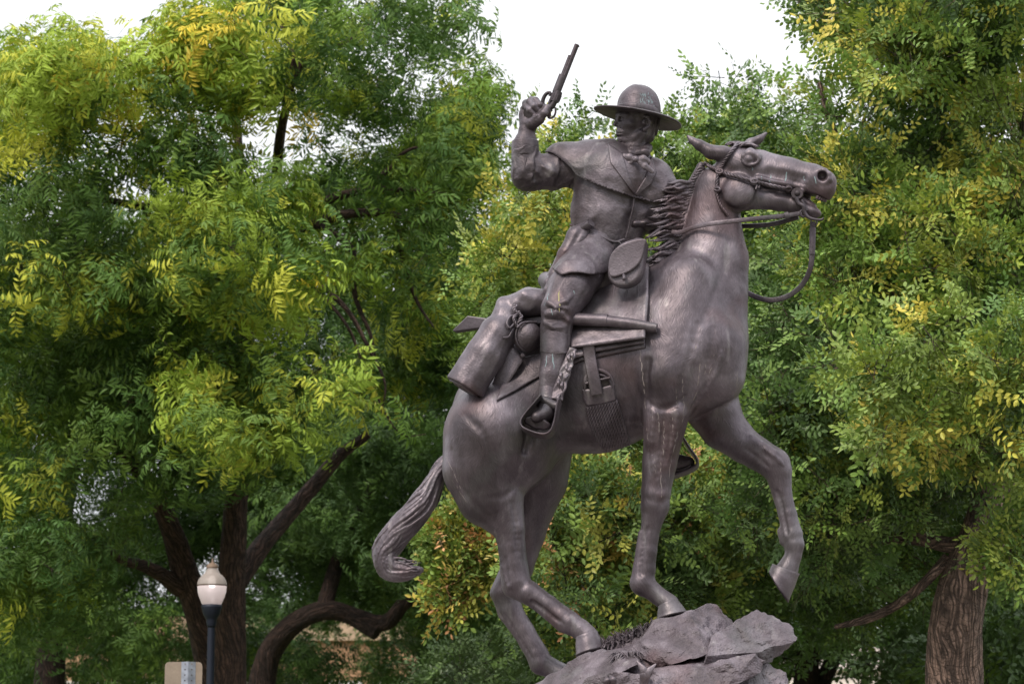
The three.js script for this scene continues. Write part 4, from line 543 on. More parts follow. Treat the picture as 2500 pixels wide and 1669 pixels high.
// bridle
const headOff = 3;
obj('browband', rope([[1800, 352], [1784, 372], [1768, 395], [1757, 415]], 4.2, headOff), B.hair, bridle);
obj('headstall', rope([[1719, 398], [1738, 408], [1757, 418], [1790, 428], [1838, 442], [1885, 453], [1932, 463]], 4.6, headOff), B.hair, bridle);
obj('throat_latch', rope([[1753, 420], [1750, 450], [1751, 478], [1760, 502], [1778, 526]], 3.6, headOff), B.hair, bridle);
for (const [x, y, r] of [[1757, 418, 9], [1752, 462, 7], [1842, 442, 9], [1926, 461, 8]]) { const kn = []; for (let q = 0; q < 3; q++) { const ring = []; for (let i = 0; i < 10; i++) { const a = i / 10 * 6.283; ring.push(drape([[x + r * Math.cos(a) * (q === 1 ? 0.5 : 0.9), y + r * Math.sin(a) * (q === 2 ? 0.5 : 0.9)]], 4 + q * 2)[0]); } kn.push(tube(ring, 2.8 * M, 6, { closed: true, steps: 24 })); } obj('bridle_knot', kn, B.hair, bridle); }
obj('knot_tassel', [tube(drape([[1838, 446], [1848, 452], [1846, 462]], 5), 3 * M, 6), tube(drape([[1846, 444], [1854, 452], [1853, 459]], 5), 3 * M, 6)], B.hair, bridle);
const bit = [new THREE.CylinderGeometry(14 * M, 15 * M, 6 * M, 24).rotateX(Math.PI / 2).translate(...P(1947, 472, 34).toArray()), new THREE.SphereGeometry(7 * M, 16, 12).scale(1, 1, 0.7).translate(...P(1947, 471, 38).toArray()),
  tube(W3([[1944, 482, 34], [1950, 496, 34], [1962, 503, 34], [1964, 516, 32], [1974, 530, 30], [2006, 536, 28], [2012, 532, 28]]), [6 * M, 6 * M, 5 * M, 5 * M, 3 * M, 3.4 * M], 8), tube(W3([[1958, 488, 34], [1964, 500, 33], [1970, 514, 30]]), 4 * M, 8), new THREE.TorusGeometry(8 * M, 2.6 * M, 8, 20).rotateY(0.5).translate(...P(1961, 521, 32).toArray()), tube(W3([[1947, 472, 34], [1950, 475, 0], [1947, 478, -34]]), 4 * M, 8)];
obj('bit', bit, B.gun, bridle);
obj('rein', tube(W3([[1958, 520, 34], [1921, 526, 44], [1860, 532, 62], [1784, 540, 74], [1740, 545, 74], [1716, 549, 66], [1688, 556, 55], [1660, 567, 46], [1640, 566, 40]]), 6 * M, 8, { flat: 0.24, steps: 60, up: V(0, 0, 1) }), B.leather, bridle);
obj('rein_keeper', [tube(W3([[1926, 525, 44], [1916, 527, 46]]), 9 * M, 10, { flat: 0.6, up: V(0, 0, 1) })], B.leather, bridle);
obj('hanging_rein', [tube(W3([[1985, 541, -12], [1985, 575, -12], [1983, 625, -14], [1978, 658, -20], [1958, 696, -40], [1921, 724, -60], [1875, 732, -76], [1828, 716, -90], [1790, 690, -96]]), 6.6 * M, 8, { flat: 0.26, steps: 70, up: V(0, 0, 1) }), tube(W3([[1985, 556, -12], [1984, 590, -12], [1983, 620, -14]]), 7.6 * M, 8, { flat: 0.7, up: V(0, 0, 1) }), new THREE.TorusGeometry(9 * M, 2.4 * M, 8, 20).scale(0.8, 1.3, 1).translate(...P(1988, 540, -12).toArray())], B.leather, bridle);
obj('far_rein', tube(W3([[1950, 530, -34], [1880, 548, -50], [1800, 552, -60]]), 6 * M, 8, { flat: 0.4, up: V(0, 0, 1) }), B.leather, bridle);
// saddle pouch hanging from the horn
const pouch = new THREE.Group(); pouch.name = numbered('saddle_pouch'); statue.add(pouch);
{
  const prof = (pts, w0, depth, bev) => { const s = new THREE.Shape(); const c = P(1530, 640, w0 + depth / 2); pts.map(q => P(q[0], q[1], w0 + depth / 2).sub(c)).forEach((p, i, a) => i ? s.lineTo(p.x, p.y) : s.moveTo(p.x, p.y)); const g = new THREE.ExtrudeGeometry(s, { depth: depth * M, bevelEnabled: true, bevelThickness: bev * M, bevelSize: bev * M * 0.8, bevelOffset: -bev * M * 0.6, bevelSegments: 4, curveSegments: 6 }); return boxUV(g.translate(c.x, c.y, w0 * M)); };
  const round = (pts, n = 5) => new THREE.CatmullRomCurve3(pts.map(q => V(q[0], q[1], 0)), true, 'centripetal').getPoints(pts.length * n).map(q => [q.x, q.y]);
  obj('pouch_body', prof(round([[1575, 588], [1520, 600], [1496, 630], [1490, 676], [1500, 694], [1524, 701], [1546, 695], [1566, 676], [1573, 640]]), 128, 26, 9), B.leather, pouch);
  obj('pouch_flap', prof(round([[1577, 585], [1518, 598], [1493, 622], [1487, 660], [1494, 675], [1523, 669], [1553, 651], [1568, 630], [1574, 605]]), 166, 2, 4), B.leather, pouch);
  obj('pouch_peg', tube(W3([[1523, 671, 170], [1524, 679, 178], [1522, 684, 176]]), [4 * M, 5 * M, 3 * M], 8), B.gun, pouch);
  obj('pouch_strap', tube(W3([[1580, 580, 150], [1600, 566, 120], [1614, 556, 80]]), 5 * M, 8, { flat: 0.5 }), B.leather, pouch);
}
// rifle in its scabbard under the rider's leg
const rifle = new THREE.Group(); rifle.name = numbered('rifle'); statue.add(rifle);
obj('scabbard', [tube(W3([[1380, 778, 168], [1484, 782, 170]]), 15 * M, 18), tube(W3([[1481, 783, 170], [1540, 790, 170], [1594, 799, 170], [1604, 800, 170]]), [13 * M, 13 * M, 12 * M, 10.5 * M], 18, { steps: 24 })], B.leather, rifle);
{ const s = new THREE.Shape(), c = P(1150, 790, 104); [[1107, 808], [1144, 772], [1196, 779], [1330, 772], [1330, 792], [1182, 802], [1113, 812]].map(q => P(q[0], q[1], 104).sub(c)).forEach((p, i) => i ? s.lineTo(p.x, p.y) : s.moveTo(p.x, p.y)); obj('rifle_stock', boxUV(new THREE.ExtrudeGeometry(s, { depth: 16 * M, bevelEnabled: true, bevelThickness: 4 * M, bevelSize: 3 * M, bevelOffset: -3 * M, bevelSegments: 3 }).translate(c.x, c.y, 96 * M)), B.gun, rifle); }
// bedroll, its flaps and strap, and the canteen
const bedroll = new THREE.Group(); bedroll.name = numbered('bedroll'); statue.add(bedroll);
{
  const F = field([1070, 680], [1350, 1010], 40, 260, 0.008);
  chain(F, [[1236, 790, 150, 36], [1215, 815, 160, 46], [1185, 865, 172, 49], [1136, 945, 182, 50], [1122, 968, 184, 50]], 14, 0.8); chain(F, [[1236, 748, 128, 24], [1290, 738, 120, 36], [1320, 738, 116, 34]], 14, 1.2); chain(F, [[1228, 740, 140, 14], [1226, 766, 150, 22]], 12);
  chain(F, [[1258, 722, 168, 6], [1300, 752, 166, 7]], 14, 0.7, -1); chain(F, [[1256, 742, 176, 5], [1262, 790, 186, 6]], 10, 1, -1);
  const a = P(1095, 918, 180), b = P(1178, 979, 180), ax = P(1122, 968, 184).sub(P(1185, 865, 172)).normalize(), mid = a.clone().lerp(b, 0.5);
  F.each((p, d) => { const al = p.clone().sub(mid).dot(ax), sd = p.x * ax.y - p.y * ax.x; let e = d + 0.010 * fbm(sd * 14, al * 3, p.z * 14, 3) + 0.006 * Math.abs(fbm(sd * 9 + 4, al * 2.2, p.z * 9, 2)); const cut = p.clone().sub(mid).dot(ax) - 0.006 * fbm(p.x * 40, p.y * 40, p.z * 40, 2); return Math.max(e, cut); }, 30);
  obj('blanket_roll', F.mesh(), B.roll, bedroll);
  // turns of cloth in the open end
  const turns = [], T1 = V().crossVectors(ax, V(0, 0, 1)).normalize(), T2 = V().crossVectors(T1, ax); for (let k = 0; k < 1; k++) { const pts = []; for (let i = 0; i <= 60; i++) { const t = i / 60, an = t * 20, r = (42 - 36 * t) * M; pts.push(mid.clone().addScaledVector(ax, 0.003).addScaledVector(T1, Math.cos(an) * r).addScaledVector(T2, Math.sin(an) * r * 0.85)); } turns.push(tube(pts, 3.4 * M, 6, { steps: 160 })); } obj('roll_end', turns, B.roll, bedroll);
  for (const [dx, dw] of [[0, 150], [9, 143]]) obj('blanket_flap', sheet((u, v) => { const q = coons([[1246, 830], [1274, 868]], [[1180 + dx, 985], [1184 + dx, 999]], [[1246, 830], [1180 + dx, 985]], [[1276, 880], [1232 + dx, 948], [1184 + dx, 999]], u, v); return [P(q[0], q[1], dw + 6 * Math.sin(v * 5 + dx)), V(0, 0, 1)]; }, 8, 20, 4 * M), B.cloth, bedroll);
  obj('roll_strap', [rope([[1259, 744], [1256, 758], [1272, 772], [1266, 790]], 5, 5, F), rope([[1268, 760], [1254, 778], [1262, 796]], 4, 6, F), strap([[1266, 790], [1252, 806], [1242, 822], [1228, 824]], 6, 3, 3, F), tube(drape([[1262, 770], [1246, 772], [1238, 790], [1244, 800], [1258, 786]], 6, F), 3 * M, 6)].flat(), B.leather, bedroll);
}
const canteen = new THREE.Group(); canteen.name = numbered('canteen'); statue.add(canteen);
{ const c = P(1288, 822, 150); obj('canteen_body', boxUV(new THREE.SphereGeometry(36 * M, 40, 28).scale(1, 1, 0.82).translate(c.x, c.y, c.z)), B.cloth, canteen); obj('canteen_seam', new THREE.TorusGeometry(36 * M, 1.8 * M, 8, 60).rotateY(0.9).translate(c.x, c.y, c.z), B.cloth, canteen); obj('canteen_knob', new THREE.DodecahedronGeometry(6.5 * M, 1).translate(...P(1277, 868, 150).toArray()), B.cloth, canteen); obj('canteen_strap', tube(W3([[1262, 800, 186], [1276, 788, 176], [1310, 786, 150]]), 3 * M, 6), B.leather, canteen); }
// stirrups: bent wooden bands with a roller above
function stirrup(line, w0, width, name, roller) {
  const pts = W3(line, w0), c = new THREE.CatmullRomCurve3(pts, false, 'centripetal'), N = 48, pos = [], cen = pts.reduce((a, p) => a.add(p), V()).divideScalar(pts.length), g = sheet((u, v) => { const p = c.getPoint(u), T = c.getTangent(u), n = V().crossVectors(T, V(0, 0, 1)).normalize(); if (n.dot(p.clone().sub(cen)) < 0) n.negate(); return [p.clone().add(V(-0.16 * width * M * (v - 0.5), 0, (0.5 - v) * width * M)), n]; }, N, 8, 6 * M);
  const st = new THREE.Group(); st.name = numbered(name); statue.add(st); obj('stirrup_band', g, B.leather, st); if (roller) obj('stirrup_roller', tube(W3(roller), [8 * M, 12 * M, 12 * M, 9 * M], 14), B.gun, st); return st;
}
const nearStirrup = stirrup([[1321, 966], [1306, 984], [1287, 1006], [1271, 1030], [1273, 1047], [1300, 1062], [1334, 1068], [1350, 1058], [1360, 1032], [1366, 994], [1371, 978]], 218, 84, 'stirrup', [[1320, 972, 215], [1334, 980, 215], [1354, 990, 215], [1366, 991, 215]]);
stirrup([[1642, 1050], [1664, 1062], [1686, 1094], [1707, 1128], [1702, 1142], [1670, 1158], [1640, 1166], [1620, 1160]], -205, 84, 'stirrup', null);
obj('stirrup_leather', sheet((u, v) => { const q = coons([[1390, 846], [1408, 852]], [[1342, 972], [1372, 978]], [[1390, 846], [1360, 915], [1342, 972]], [[1408, 852], [1394, 905], [1372, 978]], u, v); return [P(q[0] + 1.2 * Math.sin(v * 30 + u * 3) * u, q[1], 190 + 25 * v + 1.5 * Math.sin(v * 19 + u * 5)), V(0, 0, 1)]; }, 10, 60, 5 * M), B.leather, saddle);
{ const fr = []; for (let i = 0; i < 10; i++) { const v = rr(0.05, 0.95), u = rr(0, 1), x = lerp(lerp(1390, 1342, v), lerp(1408, 1374, v), u), y = lerp(850, 972, v), s = rr(-1, 1); fr.push(tube(W3([[x, y, 192 + 25 * v], [x - 4 + s * 4, y + 8, 199 + 25 * v], [x - 3 + s * 7, y + rr(14, 24), 196 + 25 * v]]), [2.4 * M, 4.2 * M, 1.2 * M], 6, { flat: 0.3, up: V(0, 0, 1) })); } obj('fringe', fr, B.leather, saddle); }

// ---------- rider ----------
const hemClip = (F, line, sign, extra) => F.each((p, d) => { const [x, y] = pxOf(p); let c = (y - lookup(line, x)) * sign * M; if (extra) c = Math.max(c, extra(x, y, p)); return Math.max(d, c); }, 1e9);
const folds = (F, amp, f, seed = 0, crease = 0) => F.each((p, d) => d - (crease ? crease * Math.pow(Math.max(0, 1 - 6 * Math.abs(fbm(p.x * f * 0.55 + seed * 1.7, p.y * f * 0.42 - p.x * f * 0.2, p.z * f * 0.55, 2))), 1.5) : 0) + amp * (fbm(p.x * f + seed, p.y * f * 1.3, p.z * f, 4) + 0.6 * Math.abs(fbm(p.x * f * 0.8 + 9, p.y * f * 1.6 + p.x * 3, p.z * f + seed, 3))), 3);
const torso = [[1450, 618, 20, 58], [1458, 585, 22, 62], [1468, 520, 22, 76], [1488, 448, 14, 84]];
const headOf = (f, y, s, r) => [1556 - f * 0.93 + s * 0.36, y, 18 + f * 0.36 + s * 0.93, r];
const bodyField = field([1225, 200], [1680, 1050], -190, 260, 0.0068);
{
  const F = bodyField, head = rows => chain(F, rows.map(q => headOf(...q)), 8);
  chain(F, torso, 26, 0.78); chain(F, [[1550, 470, -10, 52], [1556, 525, -6, 46], [1530, 570, 0, 40]], 20, 0.8); chain(F, [[1420, 408, 4, 44], [1500, 408, 4, 44], [1580, 442, -4, 44]], 30, 0.9); chain(F, [[1540, 390, 8, 32], [1550, 352, 10, 25], [1556, 325, 10, 25]], 12);
  // raised right arm
  chain(F, [[1400, 405, 12, 46], [1335, 420, 34, 42], [1288, 424, 54, 38]], 18); chain(F, [[1288, 424, 54, 38], [1284, 395, 58, 33], [1282, 350, 60, 29]], 14); chain(F, [[1285, 350, 60, 22], [1286, 322, 60, 19], [1290, 300, 60, 20]], 8);
  // left arm reaching for the reins
  chain(F, [[1595, 445, -10, 42], [1614, 520, -24, 34], [1604, 552, -30, 26], [1628, 562, -10, 19]], 14);
  // legs
  chain(F, [[1440, 640, 56, 58], [1392, 706, 140, 53], [1364, 756, 172, 42], [1358, 800, 174, 35]], 18); chain(F, [[1358, 800, 174, 34], [1354, 860, 178, 32], [1346, 915, 184, 28], [1340, 955, 190, 22]], 10);
  chain(F, [[1450, 640, -60, 58], [1500, 760, -165, 50], [1560, 900, -180, 36], [1610, 1060, -190, 26]], 18);
  folds(F, 0.005, 9, 3, 0.005);
  for (const [x, y, dx, dy, r] of [[1338, 738, 40, 16, 3.5], [1334, 766, 48, -12, 4], [1330, 786, 40, 12, 4], [1368, 740, 26, -18, 3], [1374, 768, 22, 18, 3.5]]) { const a = hit(F, x, y, -1 * M), b = hit(F, x + dx, y + dy, -1 * M), c = hit(F, x + dx / 2, y + dy / 2 + 5, 0); if (a && b && c) { F.bone(a, c, r * M, r * M * 1.1, 9 * M); F.bone(c, b, r * M * 1.1, r * M * 0.6, 9 * M); } }
  for (const [x, y, dx, dy] of [[1338, 752, 40, 6], [1334, 780, 44, 2], [1352, 794, 30, -6]]) { const a = hit(F, x, y), b = hit(F, x + dx, y + dy); if (a && b) F.bone(a, b, 2 * M, 1.5 * M, 8 * M, 1, -1); }
}
const bodyGeo = [bodyField.mesh()];
{ // head with its face, on a finer grid
  const F = field([1480, 225], [1640, 400], -70, 90, 0.0031), H = (rows, k = 6, lat = 1, mode = 1) => chain(F, rows.map(q => headOf(...q)), k, lat, mode), HS = (rows, k, mode = 1) => { H(rows, k, 1, mode); H(rows.map(([f, y, s, r]) => [f, y, -s, r]), k, 1, mode); };
  H([[-3, 258, 0, 53], [3, 284, 0, 50]], 8, 0.84); H([[18, 298, 0, 34], [22, 320, 0, 29]], 8, 0.95); HS([[2, 324, 24, 10], [14, 336, 18, 10], [32, 342, 8, 10]], 6); H([[40, 338, 0, 11], [43, 344, 0, 8]], 5); H([[14, 330, 0, 24]], 6);
  HS([[47, 280, 4, 5], [45, 279, 14, 5.5], [35, 281, 28, 5.5]], 4); HS([[51, 291, 13, 6], [46, 291, 20, 4]], 3, -1); HS([[41, 291, 15, 7]], 1); HS([[47, 286.5, 9, 1.6], [46, 285.5, 15, 1.8], [39, 288, 24, 1.6]], 1.5); HS([[46, 295, 10, 1.4], [45, 296.5, 16, 1.5], [38, 294, 23, 1.4]], 1.5);
  HS([[36, 304, 19, 6.5], [26, 303, 29, 6]], 10); H([[50, 284, 0, 5], [55, 297, 0, 4.6], [60, 303.5, 0, 4.4]], 3); HS([[54, 306, 5, 3.6]], 2); HS([[56, 309.5, 3.5, 1.5]], 1.5, -1);
  H([[41, 324, 0, 13]], 6, 1.2); for (const s of [1, -1]) { H([[52, 320, 0, 2.8], [49, 320, s * 8, 2.6], [44, 322, s * 13, 1.6]], 3); H([[51, 327.5, 0, 3], [47.5, 327.5, s * 8, 2.6], [43, 326, s * 12, 1.6]], 3); } H([[58, 324.2, 0, 1], [53, 324.2, 9, 1], [46, 325, 16, 1]], 1, 1, -1); H([[58, 324.2, 0, 1], [53, 324.2, -9, 1], [46, 325, -16, 1]], 1, 1, -1); H([[55, 334, 0, 2.4], [48, 333, 10, 2.4]], 3, 1, -1);
  HS([[50, 308, 11, 1], [45, 317, 19, 1.2]], 3, -1);
  // ears
  HS([[-4, 284, 41, 4], [-12, 285, 44, 4.5], [-17, 296, 44, 4.5], [-13, 309, 42, 4.5], [-4, 316, 39, 5]], 3); HS([[-6, 298, 41, 8]], 4); HS([[-6, 297, 46, 4], [-8, 303, 46, 4]], 3, -1); HS([[0, 299, 41, 3.4]], 3);
  // neck cords and the hair behind
  H([[4, 335, 0, 28], [8, 365, 0, 29], [4, 395, 0, 32]], 6, 0.95); HS([[-8, 326, 26, 7], [16, 372, 12, 7]], 6); H([[28, 356, 0, 6], [26, 374, 0, 6]], 6);
  H([[-15, 268, 0, 43], [-22, 305, 0, 34], [-20, 326, 0, 26], [-14, 342, 0, 16]], 6, 1.0); HS([[-8, 268, 36, 12], [6, 280, 34, 8], [8, 292, 35, 5]], 6);
  F.each((p, d) => { const [x, y] = pxOf(p); const back = smooth(x, 1588, 1602); return d + back * 0.0042 * Math.sin(x * 0.75 + y * 0.10 + 2.5 * fbm(p.x * 10, p.y * 6, p.z * 10, 2)) * smooth(y, 250, 290) + 0.0015 * fbm(p.x * 40, p.y * 40, p.z * 40, 2); }, 3);
  bodyGeo.push(F.mesh());
}
{ // the right hand closed round the grip
  const F = field([1245, 190], [1390, 370], 10, 130, 0.0026), C = (rows, k = 4) => chain(F, rows, k);
  C([[1286, 350, 60, 19], [1287, 322, 60, 18], [1290, 304, 60, 20]], 8); C([[1290, 304, 58, 20], [1286, 280, 52, 20]], 10); C([[1288, 290, 52, 17], [1300, 268, 48, 18], [1306, 262, 48, 16]], 10);
  // knuckles behind, fingers come over and close towards the viewer
  C([[1279, 283, 44, 9.5], [1279, 266, 52, 9], [1283, 259, 70, 8.2], [1293, 268, 86, 7.2], [1304, 279, 84, 6.2]], 2.6);
  C([[1283, 272, 38, 10], [1284, 252, 46, 9.4], [1293, 248, 72, 8.8], [1304, 259, 88, 7.8], [1315, 270, 82, 6.6]], 2.6);
  C([[1294, 265, 36, 10], [1298, 244, 46, 9.4], [1308, 245, 72, 8.6], [1318, 256, 84, 7.6], [1324, 266, 78, 6.4]], 2.6);
  C([[1306, 268, 38, 9.6], [1314, 256, 48, 9], [1328, 262, 68, 8], [1338, 272, 72, 7], [1340, 281, 66, 6]], 2.6);   // first finger at the trigger guard
  C([[1300, 304, 68, 13], [1314, 290, 80, 11.5], [1328, 276, 86, 9.6], [1336, 262, 82, 8.2]], 5);                       // ball of the thumb and thumb
  C([[1300, 300, 76, 14], [1318, 292, 80, 11]], 8); C([[1296, 296, 84, 4], [1310, 282, 92, 3]], 5, 1, -1);
  F.each((p, d) => d + 0.001 * fbm(p.x * 60, p.y * 60, p.z * 60, 2), 3);
  bodyGeo.push(F.mesh());
}
const rider = obj('rider', mergeGeometries(bodyGeo), B.cloth, statue);
function shell(name, bones, grow, box, cell, line, sign, mat, o = {}) { const F = field(box[0], box[1], box[2], box[3], cell); for (const [rows, k, lat] of bones) chain(F, rows.map(q => [q[0], q[1], q[2], q[3] + grow]), k, lat); if (o.more) o.more(F); folds(F, o.fold ?? 0.006, o.freq ?? 8, o.seed ?? 1, o.crease ?? 0.006); hemClip(F, line, sign, o.extra); return obj(name, F.mesh(), mat, rider); }
// coat body, open down the front
shell('coat', [[torso, 26, 0.8], [[[1500, 440, 0, 80], [1580, 470, -20, 56]], 26, 0.8]], 6, [[1360, 380], [1690, 640], -130, 150], 0.008, [[1360, 520], [1386, 524], [1396, 553], [1446, 568], [1500, 589], [1530, 578], [1560, 540], [1690, 520]], 1, B.cloth, { fold: 0.008, freq: 8, crease: 0.010, extra: (x, y) => -Math.max(4, 1548 - 0.16 * (y - 470) - x) * 0 });
obj('coat_edge', [tube(drape([[1549, 478], [1546, 505], [1540, 530], [1535, 556], [1528, 580]], 5.5, bodyField), 2.2 * M, 7), tube(drape([[1392, 548], [1420, 562], [1450, 569], [1500, 590], [1524, 584]], 7, bodyField), 3 * M, 7)], B.cloth, rider);
obj('coat_sleeve', (() => { const F = field([1225, 320], [1450, 500], -70, 150, 0.0066); chain(F, [[1415, 408, 10, 46], [1340, 420, 34, 43], [1290, 423, 54, 40]], 18); chain(F, [[1288, 420, 54, 40], [1283, 390, 58, 34], [1282, 372, 60, 32]], 12); for (const [x, y, dx, dy] of [[1300, 400, 30, 40], [1312, 392, 40, 30], [1296, 430, 20, 30], [1345, 400, 26, 44]]) { const a = hit(F, x, y), b = hit(F, x + dx, y + dy), c = hit(F, x + dx * 0.5 - 4, y + dy * 0.5); if (a && b && c) { F.bone(a, c, 2 * M, 2.2 * M, 6 * M); F.bone(c, b, 2.2 * M, 1.2 * M, 6 * M); } } folds(F, 0.006, 12, 6, 0.011); return F.mesh(); })(), B.cloth, rider);
obj('sleeve_seam', tube(drape([[1284, 386], [1281, 410], [1285, 436], [1294, 452]], 1, bodyField), 2 * M, 6), B.cloth, rider);
{ const cuff = (y0, y1, r0, r1, r, lip) => { const A = P(1282, y0, 60), C = P(1282, y1, 60); const pr = []; const L = A.distanceTo(C); for (const [f, q] of [[0, 0.2], [0, 0.8], [0.02, 0.97], [0.1, 1], [0.5, 1.02], [0.92, 1], [0.98, 0.96], [1, 0.75], [1, 0.2]]) pr.push(new THREE.Vector2(lerp(r1, r0, f) * q * M, f * L)); const g = new THREE.LatheGeometry(pr, 40), p = g.attributes.position; for (let i = 0; i < p.count; i++) { const n = 1 + 0.05 * fbm(p.getX(i) * 18, p.getY(i) * 10, p.getZ(i) * 18, 3); p.setX(i, p.getX(i) * n); p.setZ(i, p.getZ(i) * n); } g.computeVertexNormals(); return boxUV(g.translate(C.x, C.y, C.z)); };
  obj('coat_cuff', cuff(343, 385, 33, 34), B.cloth, rider); obj('shirt_cuff', cuff(330, 345, 23, 24), B.cloth, rider); }
// shoulder cape with a fringed hem
const capeHem = [[1340, 372], [1352, 375], [1372, 390], [1391, 406], [1411, 429], [1464, 452], [1510, 468], [1549, 481], [1580, 489], [1612, 492], [1690, 496]];
const capeBones = [[[[1468, 500, 22, 76], [1490, 440, 16, 86]], 20, 0.85], [[[1394, 408, 8, 42], [1440, 400, 6, 46], [1492, 404, 4, 46], [1556, 436, 0, 46], [1590, 440, -8, 44], [1604, 474, -12, 44]], 22, 1.0], [[[1376, 400, 14, 42], [1420, 420, 16, 50]], 20, 1]];
const capeF = field([1330, 325], [1690, 510], -140, 150, 0.0066);
for (const [rows, k, lat] of capeBones) chain(capeF, rows.map(q => [q[0], q[1], q[2], q[3] + 12]), k, lat); folds(capeF, 0.009, 6, 12, 0.006); 
chain(capeF, [[1535, 345, 60, 12], [1540, 400, 120, 10], [1550, 470, 130, 3]], 6, 1, -1); chain(capeF, [[1548, 345, 10, 44]], 6, 1, -1);
obj('shoulder_cape', (hemClip(capeF, capeHem, 1), capeF.mesh()), B.cloth, rider);
obj('cape_hem', (() => { const pts = drape(capeHem.slice(1, 10).map(q => [q[0], q[1] - 3]), 0, capeF); const c = new THREE.CatmullRomCurve3(pts), out = []; for (let i = 0; i < 150; i++) { const t = i / 149, p = c.getPoint(t), s = rr(1.4, 2.5) * M; out.push(new THREE.IcosahedronGeometry(s, 1).scale(1, 1.5, 0.8).translate(p.x, p.y + rr(-2, 1) * M, p.z)); } return out; })(), B.cloth, rider);
for (const l of [[[1480, 350], [1496, 400], [1520, 440], [1550, 472]], [[1590, 380], [1600, 416], [1580, 446], [1552, 474]]]) { }
obj('lapel', [patch([[1484, 348], [1520, 372]], [[1546, 470], [1551, 474]], [[1484, 348], [1490, 396], [1546, 470]], [[1520, 372], [1534, 420], [1551, 474]], 4, 5, 14, 24, capeF)], B.cloth, rider);
obj('lapel', [patch([[1592, 378], [1604, 420]], [[1552, 474], [1556, 478]], [[1592, 378], [1578, 430], [1552, 474]], [[1604, 420], [1590, 450], [1556, 478]], 4, 5, 12, 20, capeF)], B.cloth, rider);
obj('shirt_front', (() => { const F = field([1500, 350], [1620, 500], -20, 120, 0.005); chain(F, [[1548, 372, 16, 34], [1552, 400, 14, 42], [1550, 440, 10, 46]], 14, 1.0); folds(F, 0.008, 16, 4); return F.mesh(); })(), B.cloth, rider);
obj('neckerchief', (() => { const F = field([1495, 340], [1620, 430], -40, 110, 0.004); chain(F, [[1516, 360, 36, 12], [1540, 374, 52, 11], [1575, 372, 40, 12], [1582, 360, 16, 12]], 8); chain(F, [[1520, 350, 30, 8], [1545, 364, 48, 8], [1576, 362, 36, 8]], 4); folds(F, 0.006, 22, 4); return F.mesh(); })(), B.cloth, rider);
obj('bow_tie', (() => { const F = field([1500, 365], [1615, 435], 10, 140, 0.0032); chain(F, [[1552, 388, 84, 8]], 2); for (const q of [[[1548, 388, 80, 5], [1536, 383, 80, 9], [1522, 384, 76, 10], [1518, 390, 74, 7]], [[1557, 389, 80, 5], [1570, 388, 80, 10], [1580, 394, 74, 9]], [[1558, 393, 82, 5], [1574, 405, 80, 8], [1592, 418, 72, 6]], [[1546, 393, 80, 4], [1532, 400, 78, 6], [1524, 402, 74, 4]]]) chain(F, q, 2, 0.6); for (const q of [[[1546, 386, 92, 2.4], [1524, 388, 88, 2]], [[1560, 390, 92, 2.4], [1578, 392, 86, 2]], [[1562, 396, 92, 2], [1588, 415, 82, 1.6]]]) chain(F, q, 3, 1, -1); folds(F, 0.0016, 20, 9); return F.mesh(); })(), B.cloth, rider);
// belt, skirts of the coat, boots
obj('belt', strap([[1420, 566, -6], [1446, 572], [1474, 584], [1496, 596], [1508, 600]], 22, 6, 3, bodyField), B.leather, rider);
obj('belt_buckle', [strap([[1496, 597], [1508, 600], [1520, 600]], 28, 9, 5, bodyField), new THREE.TorusGeometry(9 * M, 2 * M, 8, 20).translate(...(hit(bodyField, 1508, 599, 10 * M) || P(1508, 599, 70)).toArray())], B.gun, rider);
shell('coat_skirt', [[[[1446, 612, 24, 60], [1440, 640, 58, 58], [1400, 690, 138, 55], [1384, 720, 150, 54]], 22, 1]], 6, [[1320, 560], [1520, 760], -80, 260], 0.008, [[1340, 650], [1371, 672], [1392, 666], [1415, 665], [1443, 670], [1478, 666], [1520, 640]], 1, B.cloth, { fold: 0.007, extra: (x, y) => (598 - 0.0 * x - y) * M * 0 - 1 });
shell('boot', [[[[1357, 808, 174, 34], [1355, 860, 178, 32]], 8, 1]], 3.5, [[1300, 790], [1420, 880], 100, 260], 0.006, [[1320, 860], [1355, 866], [1392, 862]], 1, B.leather, { fold: 0.003, crease: 0.001, extra: (x, y) => (lookup([[1318, 806], [1345, 801], [1392, 816]], x) - y) * M });
obj('boot_foot', (() => { const F = field([1270, 940], [1390, 1070], 130, 310, 0.005); chain(F, [[1340, 950, 190, 23], [1337, 985, 196, 23], [1344, 1006, 188, 22]], 8); chain(F, [[1338, 988, 196, 20], [1330, 1008, 218, 19], [1310, 1018, 240, 14]], 10, 1); chain(F, [[1344, 1002, 184, 18], [1324, 1016, 226, 14]], 8); const n = V(-0.1, -0.86, 0.5).normalize(), q = P(1310, 1036, 270); return F.mesh(); })(), B.leather, rider);
obj('boot_sole', sheet((u, v) => { const q = coons([[1284, 1020], [1300, 1014], [1322, 1019], [1341, 1036]], [[1282, 1034], [1306, 1048], [1328, 1051], [1341, 1047]], [[1284, 1020], [1279, 1027], [1282, 1034]], [[1341, 1036], [1344, 1042], [1341, 1047]], u, v); return [P(q[0], q[1], 240 + 10 * (1 - v) - 14 * u), V(0, -0.45, 0.9)]; }, 18, 8, 7 * M), B.leather, rider);
obj('boot_heel', new RoundedBoxGeometry(30 * M, 16 * M, 26 * M, 3, 4 * M).rotateX(-0.4).translate(...P(1345, 1034, 182).toArray()), B.leather, rider);
obj('spur_strap', strap([[1318, 968], [1338, 976], [1360, 975]], 12, 5, 2, bodyField), B.leather, rider);
